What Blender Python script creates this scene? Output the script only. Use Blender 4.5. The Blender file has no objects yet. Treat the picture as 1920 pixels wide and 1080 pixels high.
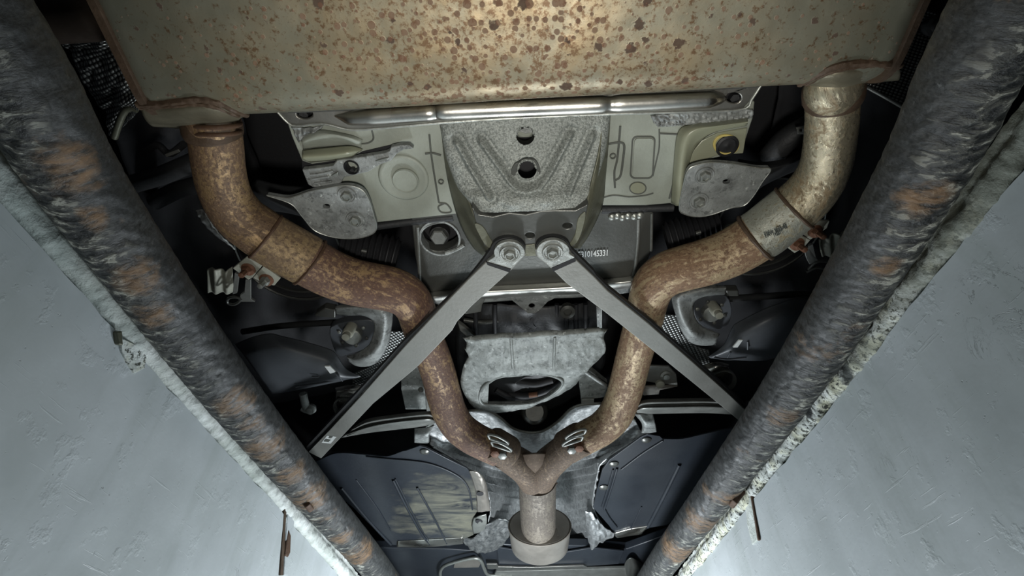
import bpy, bmesh, math, random
from mathutils import Vector, Matrix, noise as mn
random.seed(7)
SC = bpy.context.scene
COL = SC.collection
R = math.radians

# ------------------------------------------------------------------ camera
W, H, F = 1920.0, 1080.0, 960.0
PITCH, YAW = R(43.9), R(1.03)
CZ = 1.25                                     # camera height over the pit floor
fw = Vector((-math.sin(YAW) * math.cos(PITCH), math.cos(YAW) * math.cos(PITCH), math.sin(PITCH)))
rt = Vector((math.cos(YAW), math.sin(YAW), 0))
up = rt.cross(fw)
cam = bpy.data.cameras.new('camera')
cam.sensor_width = 36
cam.lens = F * 36 / W
cam.clip_start = 0.01
cam_o = bpy.data.objects.new('camera', cam)
COL.objects.link(cam_o)
cam_o.matrix_world = Matrix(((rt.x, up.x, -fw.x, 0), (rt.y, up.y, -fw.y, 0), (rt.z, up.z, -fw.z, CZ), (0, 0, 0, 1)))
SC.camera = cam_o

# ------------------------------------------------------------------ light
world = bpy.data.worlds.new('world')
SC.world = world
world.use_nodes = True
world.node_tree.nodes['Background'].inputs[0].default_value = (0.55, 0.62, 0.72, 1)
world.node_tree.nodes['Background'].inputs[1].default_value = 0.02


def area(name, loc, target, sx, sy, power, col):
    l = bpy.data.lights.new(name, 'AREA')
    l.shape = 'RECTANGLE'
    l.size, l.size_y, l.energy, l.color = sx, sy, power, col
    o = bpy.data.objects.new(name, l)
    COL.objects.link(o)
    o.location = loc
    o.rotation_euler = (Vector(target) - Vector(loc)).to_track_quat('-Z', 'Y').to_euler()
    return o


def point(name, loc, power, rad, col):
    l = bpy.data.lights.new(name, 'POINT')
    l.energy, l.shadow_soft_size, l.color = power, rad, col
    o = bpy.data.objects.new(name, l)
    COL.objects.link(o)
    o.location = loc
    return o


point('work_light', (0.05, 1.82, CZ - 0.08), 38, 0.07, (0.88, 0.95, 1.0))


def spot(name, loc, target, power, ang, blend, rad, col):
    l = bpy.data.lights.new(name, 'SPOT')
    l.energy, l.spot_size, l.spot_blend, l.shadow_soft_size, l.color = power, R(ang), blend, rad, col
    o = bpy.data.objects.new(name, l)
    COL.objects.link(o)
    o.location = loc
    o.rotation_euler = (Vector(target) - Vector(loc)).to_track_quat('-Z', 'Y').to_euler()
    return o


spot('hand_lamp', (0.02, 0.10, CZ - 0.22), (0.01, 0.46, CZ + 0.8), 28, 78, 1.0, 0.06, (1.0, 0.97, 0.90))
SC.view_settings.view_transform = 'Standard'
SC.view_settings.look = 'None'
SC.view_settings.gamma = 1
SC.view_settings.exposure = 0.18
SC.view_settings.use_curve_mapping = False

# ------------------------------------------------------------------ projection: the car's underside is a gently sloping plane
SL = 0.10
CAM = Vector((0, 0, CZ))


def ray(px, py):
    return fw + rt * ((px - W / 2) / F) - up * ((py - H / 2) / F)


def depth(px, py, h, s=SL):
    d = ray(px, py)
    return h / (d.z + s * d.y)


def P(px, py, h, s=SL):
    return CAM + ray(px, py) * depth(px, py, h, s)


def px2m(w, px, py, h):
    return w / F * depth(px, py, h)


# ------------------------------------------------------------------ curves
def cr(p0, p1, p2, p3, t):
    t2, t3 = t * t, t * t * t
    return tuple(0.5 * ((2 * b) + (-a + c) * t + (2 * a - 5 * b + 4 * c - d) * t2 + (-a + 3 * b - 3 * c + d) * t3)
                 for a, b, c, d in zip(p0, p1, p2, p3))


def dense(pts, k=12, closed=False, smooth=True):
    pts = [tuple(p) for p in pts]
    n = len(pts)
    out = []
    segs = n if closed else n - 1
    for i in range(segs):
        if closed:
            a, b, c, d = pts[i - 1], pts[i], pts[(i + 1) % n], pts[(i + 2) % n]
        else:
            b, c = pts[i], pts[i + 1]
            a = pts[i - 1] if i > 0 else tuple(2 * x - y for x, y in zip(b, c))
            d = pts[i + 2] if i + 2 < n else tuple(2 * y - x for x, y in zip(b, c))
        for j in range(k):
            t = j / k
            out.append(cr(a, b, c, d, t) if smooth else tuple(x + (y - x) * t for x, y in zip(b, c)))
    if not closed:
        out.append(pts[-1])
    return out


def resample(pts, n, smooth=True):
    d = dense(pts, 16, False, smooth)
    acc = [0.0]
    for a, b in zip(d, d[1:]):
        acc.append(acc[-1] + math.hypot(b[0] - a[0], b[1] - a[1]) + (0.0 if len(a) < 3 else 0))
    tot = acc[-1] or 1
    out, j = [], 0
    for i in range(n):
        s = tot * i / (n - 1)
        while j < len(d) - 2 and acc[j + 1] < s:
            j += 1
        w = (s - acc[j]) / max(acc[j + 1] - acc[j], 1e-9)
        w = min(max(w, 0), 1)
        out.append(tuple(x + (y - x) * w for x, y in zip(d[j], d[j + 1])))
    return out


# ------------------------------------------------------------------ objects
def thing(name, label, cat, loc, group=None):
    o = bpy.data.objects.new(name, None)
    COL.objects.link(o)
    o.empty_display_size = 0.05
    o.location = loc
    o['label'] = label
    o['category'] = cat
    if group:
        o['group'] = group
    return o


def tag(o, label, cat, group=None):
    o['label'] = label
    o['category'] = cat
    if group:
        o['group'] = group
    return o


def total_loc(o):
    v = Vector((0, 0, 0))
    while o is not None:
        v += Vector(o.location)
        o = o.parent
    return v


def link(name, bm, mat, parent=None, sharp=38, bev=0, seg=2, smooth=True, loc=None, recalc=True):
    if recalc:
        bmesh.ops.recalc_face_normals(bm, faces=bm.faces)
    if parent is None and loc is None:
        n = max(len(bm.verts), 1)
        loc = Vector((0, 0, 0))
        for v in bm.verts:
            loc += v.co
        loc /= n
    base = total_loc(parent)
    own = Vector((0, 0, 0)) if parent is not None else Vector(loc)
    if parent is not None:                       # a part's origin sits in its own middle
        n = max(len(bm.verts), 1)
        c = Vector((0, 0, 0))
        for v in bm.verts:
            c += v.co
        own = c / n - base
    off = base + own
    for v in bm.verts:
        v.co -= off
    me = bpy.data.meshes.new(name)
    bm.to_mesh(me)
    bm.free()
    if smooth:
        me.polygons.foreach_set('use_smooth', [True] * len(me.polygons))
        me.set_sharp_from_angle(angle=R(sharp))
    me.materials.append(mat)
    o = bpy.data.objects.new(name, me)
    COL.objects.link(o)
    o.location = own
    if parent is not None:
        o.parent = parent
    if bev:
        m = o.modifiers.new('bevel', 'BEVEL')
        m.width, m.segments, m.limit_method, m.angle_limit = bev, seg, 'ANGLE', R(38)
        m.harden_normals = True
    return o


def slab_bm(poly, h, thick, holes=(), sm=0, s=SL, disp=None):
    bm = bmesh.new()

    def loop(pts, smooth):
        pts = [(p[0], p[1], p[2] if len(p) > 2 else h) for p in pts]
        if smooth:
            pts = dense(pts, smooth, True)
        vs = [bm.verts.new(P(p[0], p[1], p[2], s)) for p in pts]
        return [bm.edges.new((vs[i], vs[(i + 1) % len(vs)])) for i in range(len(vs))]
    es = loop(poly, sm)
    for hole in holes:
        es += loop(hole, 0)
    g = bmesh.ops.triangle_fill(bm, use_beauty=True, use_dissolve=False, edges=es, normal=(0, s, 1))
    faces = [f for f in bm.faces]
    ex = bmesh.ops.extrude_face_region(bm, geom=faces)
    vs = [e for e in ex['geom'] if isinstance(e, bmesh.types.BMVert)]
    bmesh.ops.translate(bm, verts=vs, vec=(0, 0, thick))
    return bm


def slab(name, poly, h, thick, mat, parent=None, holes=(), sm=0, bev=0.002, **k):
    return link(name, slab_bm(poly, h, thick, holes, sm), mat, parent, bev=bev, **k)


def ring_px(cx, cy, rx, ry, n=24, rot=0):
    return [(cx + rx * math.cos(a) * math.cos(rot) - ry * math.sin(a) * math.sin(rot),
             cy + rx * math.cos(a) * math.sin(rot) + ry * math.sin(a) * math.cos(rot))
            for a in [2 * math.pi * i / n for i in range(n)]]


def loft(name, rows, h, n, m, mat, parent=None, disp=None, thick=0.003, smooth_u=True, smooth_v=True, s=SL, **k):
    rs = []
    for r in rows:
        r = [(p[0], p[1], p[2] if len(p) > 2 else h) for p in r]
        rs.append(resample(r, n, smooth_u))
    bm = bmesh.new()
    uvl = bm.loops.layers.uv.new('UVMap')
    cols = []
    for i in range(n):
        c = [r[i] for r in rs]
        kk = max(1, math.ceil((m - 1) / (len(rs) - 1)))
        cols.append(dense(c, kk, False, smooth_v) if len(rs) > 2 else dense(c, kk, False, False))
    mm = len(cols[0])
    grid = []
    for i in range(n):
        line = []
        for j in range(mm):
            x, y, z = cols[i][j]
            u, v = i / (n - 1), j / (mm - 1)
            dh = disp(u, v, x, y) if disp else 0
            line.append(bm.verts.new(P(x, y, z, s) + Vector((0, 0, dh))))
        grid.append(line)
    for i in range(n - 1):
        for j in range(mm - 1):
            f = bm.faces.new((grid[i][j], grid[i + 1][j], grid[i + 1][j + 1], grid[i][j + 1]))
            for l, (a, b) in zip(f.loops, ((i, j), (i + 1, j), (i + 1, j + 1), (i, j + 1))):
                l[uvl].uv = (a / (n - 1), b / (mm - 1))
    bm.normal_update()
    if sum(f.normal.z for f in bm.faces) > 0:
        bmesh.ops.reverse_faces(bm, faces=bm.faces)
    o = link(name, bm, mat, parent, recalc=False, **k)
    if thick:
        md = o.modifiers.new('solid', 'SOLIDIFY')
        md.thickness, md.offset = thick, -1
    return o


def sweep_bm(pts, radii, seg=32, caps=True, squash=None, rfun=None):
    """pts: world vectors; radii per point"""
    bm = bmesh.new()
    uvl = bm.loops.layers.uv.new('UVMap')
    rings = []
    T = []
    for i in range(len(pts)):
        a, b = pts[max(i - 1, 0)], pts[min(i + 1, len(pts) - 1)]
        T.append((b - a).normalized())
    ref = Vector((0, 0, 1)) if abs(T[0].z) < 0.9 else Vector((1, 0, 0))
    nrm = (ref - T[0] * ref.dot(T[0])).normalized()
    ln, L = 0.0, []
    for i, p in enumerate(pts):
        if i:
            ln += (p - pts[i - 1]).length
            nrm = (nrm - T[i] * nrm.dot(T[i])).normalized()
        L.append(ln)
        bn = T[i].cross(nrm)
        ring = []
        for j in range(seg):
            a = 2 * math.pi * j / seg
            r = radii[i]
            if rfun:
                r += rfun(ln, a, i)
            ring.append(bm.verts.new(p + nrm * (math.cos(a) * r) + bn * (math.sin(a) * r)))
        rings.append(ring)
    for i in range(len(rings) - 1):
        for j in range(seg):
            k = (j + 1) % seg
            f = bm.faces.new((rings[i][j], rings[i][k], rings[i + 1][k], rings[i + 1][j]))
            for l, (a, b) in zip(f.loops, ((i, j), (i, j + 1), (i + 1, j + 1), (i + 1, j))):
                l[uvl].uv = (L[a], b / seg * 2 * math.pi * radii[a])
    if caps:
        bm.faces.new(rings[0][::-1])
        bm.faces.new(rings[-1])
    return bm


def tube(name, pts, mat, parent=None, n=40, seg=32, caps=True, rough=0.0, straight=False, **k):
    """pts: (px, py, width_px, h)"""
    d = resample([(p[0], p[1], p[2], p[3]) for p in pts], n, not straight)
    ws = [P(a[0], a[1], a[3]) for a in d]
    rs = [px2m(a[2] / 2, a[0], a[1], a[3]) for a in d]
    rf = None
    if rough:
        def rf(l, a, i):
            return rough * mn.noise(Vector((math.cos(a) * 2.2, math.sin(a) * 2.2, l * 60)))
    return link(name, sweep_bm(ws, rs, seg, caps, rfun=rf), mat, parent, **k)


def rod(name, pts, rad, mat, parent=None, n=None, seg=10, **k):
    """thin round rod; pts: (px, py, h), radius in metres"""
    if n is None:
        n = 2 if len(pts) == 2 else 6 * len(pts)
    d = resample([(p[0], p[1], p[2]) for p in pts], n, len(pts) > 2)
    ws = [P(a[0], a[1], a[2]) for a in d]
    return link(name, sweep_bm(ws, [rad] * len(ws), seg), mat, parent, **k)


def lathe_bm(c, axis, prof, seg=32, sx=1.0, ref=None, open0=False, ring=False):
    """prof: (radius, distance along the axis)"""
    bm = bmesh.new()
    axis = Vector(axis).normalized()
    r0 = Vector(ref) if ref else (Vector((1, 0, 0)) if abs(axis.x) < 0.9 else Vector((0, 1, 0)))
    a1 = (r0 - axis * r0.dot(axis)).normalized()
    a2 = axis.cross(a1)
    rings = []
    for r, z in prof:
        rings.append([bm.verts.new(c + axis * z + a1 * (math.cos(2 * math.pi * j / seg) * r * sx) + a2 * (math.sin(2 * math.pi * j / seg) * r))
                      for j in range(seg)])
    for a, b in zip(rings, rings[1:]):
        for j in range(seg):
            bm.faces.new((a[j], a[(j + 1) % seg], b[(j + 1) % seg], b[j]))
    if prof[0][0] > 1e-6 and not open0 and not ring:
        bm.faces.new(rings[0][::-1])
    if ring:                                     # closed all round, open in the middle
        for j in range(seg):
            a, b = rings[-1], rings[0]
            bm.faces.new((a[j], a[(j + 1) % seg], b[(j + 1) % seg], b[j]))
    elif prof[-1][0] > 1e-6:
        bm.faces.new(rings[-1])
    bmesh.ops.remove_doubles(bm, verts=bm.verts, dist=1e-6)
    return bm


DOWN = Vector((0, -0.08, -1)).normalized()
FACE = Vector((0, -0.35, -1)).normalized()      # small fittings lean a little towards the rear


def bolt(px, py, h, rpx, parent, mat_w, mat_b, axis=DOWN, name='bolt', long=0.5, dark=None):
    """hex head on a pressed washer, head below"""
    c = P(px, py, h)
    r = px2m(rpx, px, py, h)
    w = link(name, lathe_bm(c, axis, [(r * 1.0, -0.004), (r * 1.0, r * 0.06), (r * 0.94, r * 0.16), (r * 0.80, r * 0.14), (r * 0.74, r * 0.06), (r * 0.5, r * 0.05), (0.0, r * 0.05)], 28), mat_w, parent)
    hx = lathe_bm(c, axis, [(r * 0.60, 0.0), (r * 0.60, r * long), (r * 0.50, r * (long + .1)), (r * 0.40, r * (long + .1)), (r * 0.36, r * (long - 0.06)), (0, r * (long - 0.06))], 6, ref=(0.9, 0.3, 0))
    link('bolt_head', hx, mat_b, w, sharp=20)
    return w


# ------------------------------------------------------------------ materials
class G:
    def __init__(s, name, base=(0.5, 0.5, 0.5), rough=0.5, metal=0.0, spec=0.5):
        s.m = bpy.data.materials.new(name)
        s.m.use_nodes = True
        s.nt = s.m.node_tree
        s.b = s.nt.nodes['Principled BSDF']
        s.b.inputs['Base Color'].default_value = (*base, 1)
        s.b.inputs['Roughness'].default_value = rough
        s.b.inputs['Metallic'].default_value = metal
        s.b.inputs['Specular IOR Level'].default_value = spec
        s.pos = s.n('ShaderNodeNewGeometry').outputs['Position']

    def n(s, t, **p):
        x = s.nt.nodes.new(t)
        for k, v in p.items():
            setattr(x, k, v)
        return x

    def L(s, a, b):
        if hasattr(a, 'is_output'):
            s.nt.links.new(a, b)
        else:
            if b.type == 'RGBA':
                a = (*a, 1) if isinstance(a, tuple) else (a, a, a, 1)
            b.default_value = a

    def uv(s):
        return s.n('ShaderNodeTexCoord').outputs['UV']

    def scale(s, v, sc, rot=(0, 0, 0)):
        x = s.n('ShaderNodeMapping')
        x.inputs['Scale'].default_value = sc
        x.inputs['Rotation'].default_value = rot
        s.L(v, x.inputs['Vector'])
        return x.outputs[0]

    def noise(s, sc, det=4, rough=0.55, v=None, dist=0.0):
        x = s.n('ShaderNodeTexNoise')
        s.L(v or s.pos, x.inputs['Vector'])
        x.inputs['Scale'].default_value = sc
        x.inputs['Detail'].default_value = det
        x.inputs['Roughness'].default_value = rough
        x.inputs['Distortion'].default_value = dist
        return x.outputs['Fac']

    def vor(s, sc, v=None, rnd=1.0, feature='F1', metric='EUCLIDEAN'):
        x = s.n('ShaderNodeTexVoronoi', feature=feature, distance=metric)
        s.L(v or s.pos, x.inputs['Vector'])
        x.inputs['Scale'].default_value = sc
        x.inputs['Randomness'].default_value = rnd
        return x

    def ramp(s, f, stops, interp='LINEAR'):
        x = s.n('ShaderNodeValToRGB')
        x.color_ramp.interpolation = interp
        e = x.color_ramp.elements
        while len(e) < len(stops):
            e.new(0.5)
        for i, (p, c) in enumerate(stops):
            e[i].position = p
            e[i].color = (*c, 1) if isinstance(c, tuple) else (c, c, c, 1)
        s.L(f, x.inputs[0])
        return x.outputs[0]

    def mix(s, f, a, b, mode='MIX'):
        x = s.n('ShaderNodeMix', data_type='RGBA', blend_type=mode)
        s.L(f, x.inputs[0])
        s.L(a, x.inputs[6])
        s.L(b, x.inputs[7])
        return x.outputs[2]

    def math(s, op, a, b=0.0, c=None):
        x = s.n('ShaderNodeMath', operation=op)
        s.L(a, x.inputs[0])
        s.L(b, x.inputs[1])
        if c is not None:
            s.L(c, x.inputs[2])
        return x.outputs[0]

    def near(s, c, r, soft=0.5, wob=None):
        """1 inside a blotch round the world point c, wobbling with a noise"""
        x = s.n('ShaderNodeVectorMath', operation='DISTANCE')
        s.L(s.pos, x.inputs[0])
        x.inputs[1].default_value = c
        d = s.math('DIVIDE', x.outputs['Value'], r)
        if wob is not None:
            d = s.math('ADD', d, s.math('MULTIPLY', s.math('SUBTRACT', wob, 0.5), 1.6))
        return s.ramp(d, [(1 - soft, 1.0), (1.0, 0.0)])

    def bump(s, hgt, strength=0.3, dist=0.002, prev=None):
        x = s.n('ShaderNodeBump')
        x.inputs['Strength'].default_value = strength
        x.inputs['Distance'].default_value = dist
        s.L(hgt, x.inputs['Height'])
        if prev is not None:
            s.L(prev, x.inputs['Normal'])
        s.L(x.outputs[0], s.b.inputs['Normal'])
        return x.outputs[0]

    def col(s, c):
        s.L(c, s.b.inputs['Base Color'])

    def rgh(s, c):
        s.L(c, s.b.inputs['Roughness'])

    def met(s, c):
        s.L(c, s.b.inputs['Metallic'])


def plain(name, base, rough=0.5, metal=0.0, var=0.35, sc=40, bump=0.15, dark=0.6, spec=0.5, bs=160):
    g = G(name, base, rough, metal, spec)
    f = g.noise(sc, 6, 0.6)
    d = tuple(c * dark for c in base)
    g.col(g.mix(g.ramp(f, [(0.5 - var, 0.0), (0.5 + var, 1.0)]), d, base))
    g.rgh(g.ramp(g.noise(sc * 0.6, 3), [(0.3, max(rough - 0.1, 0.05)), (0.7, min(rough + 0.12, 1))]))
    g.bump(g.noise(bs, 4, 0.6), bump, 0.002)
    return g.m


def mat_wall(side):
    g = G('pit_wall_paint_' + side, (0.5, 0.53, 0.55), 0.5)
    big = g.noise(2.6, 5, 0.62)
    c = g.mix(g.ramp(big, [(0.32, 0.0), (0.7, 1.0)]), (0.41, 0.445, 0.445), (0.56, 0.595, 0.615))
    st = g.noise(1.0, 6, 0.65, g.scale(g.pos, (14, 14, 1.6)))
    c = g.mix(g.ramp(st, [(0.52, 0.0), (0.72, 0.45)]), c, (0.33, 0.37, 0.35))
    sp = g.noise(52, 5, 0.72)
    c = g.mix(g.ramp(sp, [(0.70, 0.0), (0.74, 0.9)]), c, (0.10, 0.11, 0.11))
    ck = g.noise(1.0, 6, 0.7, g.scale(g.pos, (5, 16, 7)), 1.2)
    crack = g.ramp(g.math('ABSOLUTE', g.math('SUBTRACT', ck, 0.5)), [(0.0, 1.0), (0.006, 0.0)])
    gate = g.ramp(g.noise(4.0, 3, 0.6), [(0.62, 0.0), (0.70, 0.8)])
    c = g.mix(g.math('MULTIPLY', crack, gate), c, (0.13, 0.14, 0.14))
    g.col(c)
    s1 = g.noise(1.0, 5, 0.6, g.scale(g.pos, (60, 9, 130), (R(38 if side == 'right' else -38), 0, 0)))
    b = g.bump(g.noise(7, 5, 0.55), 0.20, 0.015)
    b = g.bump(g.ramp(g.noise(24, 6, 0.62), [(0.58, 0.0), (0.73, 1.0)]), 0.32, 0.003, b)
    b = g.bump(g.ramp(g.noise(95, 4, 0.7), [(0.66, 0.0), (0.72, 1.0)]), 0.5, -0.002, b)
    b = g.bump(g.math('MULTIPLY', crack, gate), 0.6, -0.003, b)
    g.bump(g.ramp(s1, [(0.64, 0.0), (0.70, 1.0)]), 0.35, 0.0015, b)
    g.rgh(g.ramp(g.noise(12, 4), [(0.3, 0.36), (0.7, 0.6)]))
    return g.m


def mat_plaster(name, crust=0.0):
    g = G(name, (0.75, 0.77, 0.74), 0.8)
    f = g.noise(30, 6, 0.65)
    c = g.mix(g.ramp(f, [(0.35, 0.0), (0.65, 1.0)]), (0.55, 0.58, 0.54), (0.80, 0.83, 0.81))
    if crust:
        c = g.mix(g.ramp(g.noise(22, 5, 0.6), [(0.45, 0.0), (0.6, 0.6)]), c, (0.62, 0.60, 0.38))
        c = g.mix(g.ramp(g.noise(120, 6, 0.7), [(0.52, 0.0), (0.58, 1.0)]), c, (0.06, 0.065, 0.05))
        c = g.mix(g.ramp(g.noise(14, 5, 0.6), [(0.58, 0.0), (0.64, 1.0)]), c, (0.03, 0.035, 0.035))
        c = g.mix(g.near((0.53, 0.1, 1.72), 0.60, 0.5, g.noise(12, 5, 0.6)), c, (0.20, 0.215, 0.18))
    else:
        c = g.mix(g.ramp(g.noise(26, 6, 0.7), [(0.66, 0.0), (0.70, 0.9)]), c, (0.10, 0.11, 0.10))
        c = g.mix(g.ramp(g.noise(5, 3, 0.6), [(0.40, 0.5), (0.55, 0.0)]), c, (0.40, 0.45, 0.40))
        c = g.mix(g.near((-0.55, 0.05, 1.72), 0.62, 0.5, g.noise(12, 5, 0.6)), c, (0.33, 0.375, 0.355))
    g.col(c)
    b = g.bump(g.noise(40, 6, 0.65), 0.7, 0.008)
    g.bump(g.noise(200, 3, 0.6), 0.3, 0.002, b)
    return g.m


def mat_rail(name, spots, side):
    g = G(name, (0.05, 0.05, 0.05), 0.55)
    uv = g.uv()
    rad = 0.0438
    fl = g.noise(1.0, 6, 0.62, g.scale(uv, (85, 34, 1)), 0.35)        # scales: ripples across the pipe
    fine = g.noise(1.0, 5, 0.7, g.scale(uv, (260, 190, 1)))
    sx = g.n('ShaderNodeSeparateXYZ')
    g.L(uv, sx.inputs[0])
    ang = g.math('DIVIDE', sx.outputs['Y'], rad * 2 * math.pi)         # 0 top, .25 +x, .5 bottom, .75 -x
    big = g.noise(6.0, 5, 0.62)
    q = g.math('SUBTRACT', ang, 0.5)
    q = g.math('MULTIPLY', q, float(-side))
    q = g.math('ADD', q, g.math('MULTIPLY', g.math('SUBTRACT', big, 0.5), 0.35))
    zone = g.ramp(g.math('ADD', q, 0.5), [(0.36, 0.0), (0.54, 1.0)])
    c = g.mix(g.ramp(fine, [(0.35, 0.0), (0.65, 1.0)]), (0.010, 0.011, 0.011), (0.050, 0.052, 0.051))
    c = g.mix(g.math('MULTIPLY', g.ramp(g.noise(11, 5, 0.6), [(0.45, 0.0), (0.65, 1.0)]), 0.6), c, (0.014, 0.016, 0.017))
    lift = g.math('MULTIPLY', g.ramp(fl, [(0.47, 0.0), (0.53, 1.0)]), zone)
    c = g.mix(lift, c, (0.105, 0.105, 0.092))
    c = g.mix(g.math('MULTIPLY', g.ramp(fl, [(0.56, 0.0), (0.60, 1.0)]), zone), c, (0.44, 0.44, 0.38))
    c = g.mix(g.math('MULTIPLY', g.ramp(fl, [(0.40, 1.0), (0.47, 0.0)]), zone), c, (0.012, 0.013, 0.013))  # shadows between the scales painted into the dips
    c = g.mix(g.ramp(g.noise(70, 5, 0.7), [(0.66, 0.0), (0.70, 0.5)]), c, (0.15, 0.16, 0.16))
    wob = g.noise(30, 6, 0.68)
    m = None
    for cc, r in spots:
        k = g.near(cc, r, 0.5, wob)
        m = k if m is None else g.mix(1.0, m, k, 'LIGHTEN')
    m = g.mix(1.0, m, g.ramp(g.noise(9, 6, 0.65), [(0.62, 0.0), (0.68, 0.7)]), 'LIGHTEN')
    rust = g.mix(g.ramp(fl, [(0.36, 0.0), (0.60, 1.0)]), (0.035, 0.024, 0.015), (0.18, 0.108, 0.055))
    rust = g.mix(g.ramp(fine, [(0.55, 0.0), (0.72, 0.8)]), rust, (0.29, 0.20, 0.12))
    c = g.mix(g.math('MULTIPLY', m, g.ramp(fl, [(0.34, 0.3), (0.48, 1.0)])), c, rust)
    g.col(c)
    g.rgh(g.ramp(fl, [(0.35, 0.40), (0.65, 0.72)]))
    b = g.bump(g.math('MULTIPLY', fl, g.math('ADD', 0.10, zone)), 1.0, 0.014)
    g.bump(fine, 0.5, 0.0015, b)
    return g.m


def mat_muffler():
    g = G('muffler_steel', (0.3, 0.29, 0.22), 0.42, 0.55)
    big = g.noise(4, 4, 0.6)
    c = g.mix(g.ramp(big, [(0.35, 0.0), (0.68, 1.0)]), (0.185, 0.185, 0.14), (0.28, 0.275, 0.215))
    cen = P(960, 40, 0.70)
    wob = g.noise(9, 5, 0.6)
    zone = g.near(cen, 0.50, 0.95, wob)
    c = g.mix(g.math('MULTIPLY', g.math('MULTIPLY', zone, g.ramp(g.noise(16, 6, 0.7), [(0.35, 0.35), (0.6, 1.0)])), 0.75), c, (0.28, 0.19, 0.09))
    fz = g.noise(120, 6, 0.7)
    thr = g.math('ADD', fz, g.math('MULTIPLY', zone, 0.10))
    c = g.mix(g.ramp(thr, [(0.58, 0.0), (0.68, 0.9)]), c, (0.115, 0.060, 0.026))
    v1 = g.vor(38, g.pos)
    vd = g.math('ADD', v1.outputs['Distance'], g.math('MULTIPLY', g.math('SUBTRACT', g.noise(140, 3), 0.5), 0.55))
    pick = g.math('ADD', v1.outputs['Color'], 0.0)
    lim = g.math('ADD', 0.05, g.math('MULTIPLY', g.math('MULTIPLY', pick, pick), g.math('ADD', 0.16, g.math('MULTIPLY', zone, 0.30))))
    spot = g.ramp(g.math('SUBTRACT', lim, vd), [(0.0, 0.0), (0.06, 1.0)])
    c = g.mix(g.math('MULTIPLY', spot, 0.9), c, (0.048, 0.024, 0.014))
    v2 = g.vor(95, g.pos)
    lim2 = g.math('ADD', 0.02, g.math('MULTIPLY', g.math('MULTIPLY', g.math('ADD', v2.outputs['Color'], 0.0), 0.4), g.math('ADD', 0.55, zone)))
    spot2 = g.ramp(g.math('SUBTRACT', lim2, v2.outputs['Distance']), [(0.0, 0.0), (0.08, 1.0)])
    c = g.mix(g.math('MULTIPLY', spot2, 0.7), c, (0.12, 0.055, 0.03))
    g.col(c)
    rust = g.mix(1.0, spot, spot2, 'LIGHTEN')
    g.met(g.ramp(rust, [(0.2, 0.55), (0.9, 0.0)]))
    g.rgh(g.mix(rust, g.ramp(g.noise(30, 4), [(0.3, 0.36), (0.7, 0.5)]), 0.85))
    b = g.bump(big, 0.25, 0.03)
    g.bump(g.mix(0.5, fz, rust), 0.3, 0.0015, b)
    return g.m


def mat_pipe(name, gold, brown, dark, amount, metal=0.45, rough=0.45, streak=True):
    """amount: share of rust 0..1"""
    g = G(name, gold, rough, metal)
    uv = g.uv()
    st = g.noise(1.0, 6, 0.62, g.scale(uv, (16, 110, 1)))
    bl = g.noise(1.0, 7, 0.70, g.scale(uv, (70, 80, 1)), 0.5)
    sp = g.noise(1.0, 6, 0.72, g.scale(uv, (190, 190, 1)))
    big = g.noise(1.0, 3, 0.5, g.scale(uv, (9, 18, 1)))
    f = g.math('ADD', g.math('MULTIPLY', st, 0.40 if streak else 0.15), g.math('ADD', g.math('MULTIPLY', bl, 0.55), g.math('MULTIPLY', big, 0.35)))
    mid = (0.65 if streak else 0.525)
    lo = mid + 0.16 * (0.5 - amount) * 1.6
    c = g.mix(g.ramp(f, [(lo - 0.035, 0.0), (lo + 0.035, 1.0)]), gold, brown)
    c = g.mix(g.ramp(bl, [(0.56, 0.0), (0.64, 0.75)]), c, tuple(x * 0.55 for x in brown))
    c = g.mix(g.ramp(sp, [(0.60 - 0.06 * amount, 0.0), (0.66 - 0.06 * amount, 0.95)]), c, dark)
    c = g.mix(g.ramp(sp, [(0.36, 0.5), (0.44, 0.0)]), c, tuple(min(1, x * 1.5) for x in gold))
    g.col(c)
    g.met(g.ramp(f, [(lo - 0.04, metal), (lo + 0.05, metal * 0.25)]))
    g.rgh(g.ramp(f, [(lo - 0.06, rough - 0.06), (lo + 0.06, min(rough + 0.25, 0.9))]))
    b = g.bump(bl, 0.55, 0.004)
    g.bump(sp, 0.45, 0.0012, b)
    return g.m


def mat_grit(name, a, b_, sc, bs=0.6, bd=0.0012, rough=0.45, metal=0.3):
    g = G(name, a, rough, metal)
    v = g.noise(sc, 3, 0.7)
    c = g.mix(g.ramp(v, [(0.38, 0.0), (0.60, 1.0)]), a, b_)
    c = g.mix(g.ramp(g.noise(9, 4, 0.6), [(0.4, 0.0), (0.75, 0.4)]), c, tuple(x * 0.6 for x in a))
    g.col(c)
    g.bump(v, bs, bd)
    return g.m


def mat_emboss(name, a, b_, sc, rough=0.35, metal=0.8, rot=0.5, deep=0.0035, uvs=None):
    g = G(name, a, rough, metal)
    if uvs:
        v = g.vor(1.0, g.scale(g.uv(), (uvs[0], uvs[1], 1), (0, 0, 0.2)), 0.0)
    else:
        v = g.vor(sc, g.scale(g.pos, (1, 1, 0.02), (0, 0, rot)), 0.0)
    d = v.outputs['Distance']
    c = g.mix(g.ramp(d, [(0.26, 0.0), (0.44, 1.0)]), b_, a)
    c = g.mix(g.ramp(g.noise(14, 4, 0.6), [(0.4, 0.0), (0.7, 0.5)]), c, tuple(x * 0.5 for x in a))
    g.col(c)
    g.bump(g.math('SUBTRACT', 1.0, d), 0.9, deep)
    return g.m


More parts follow.
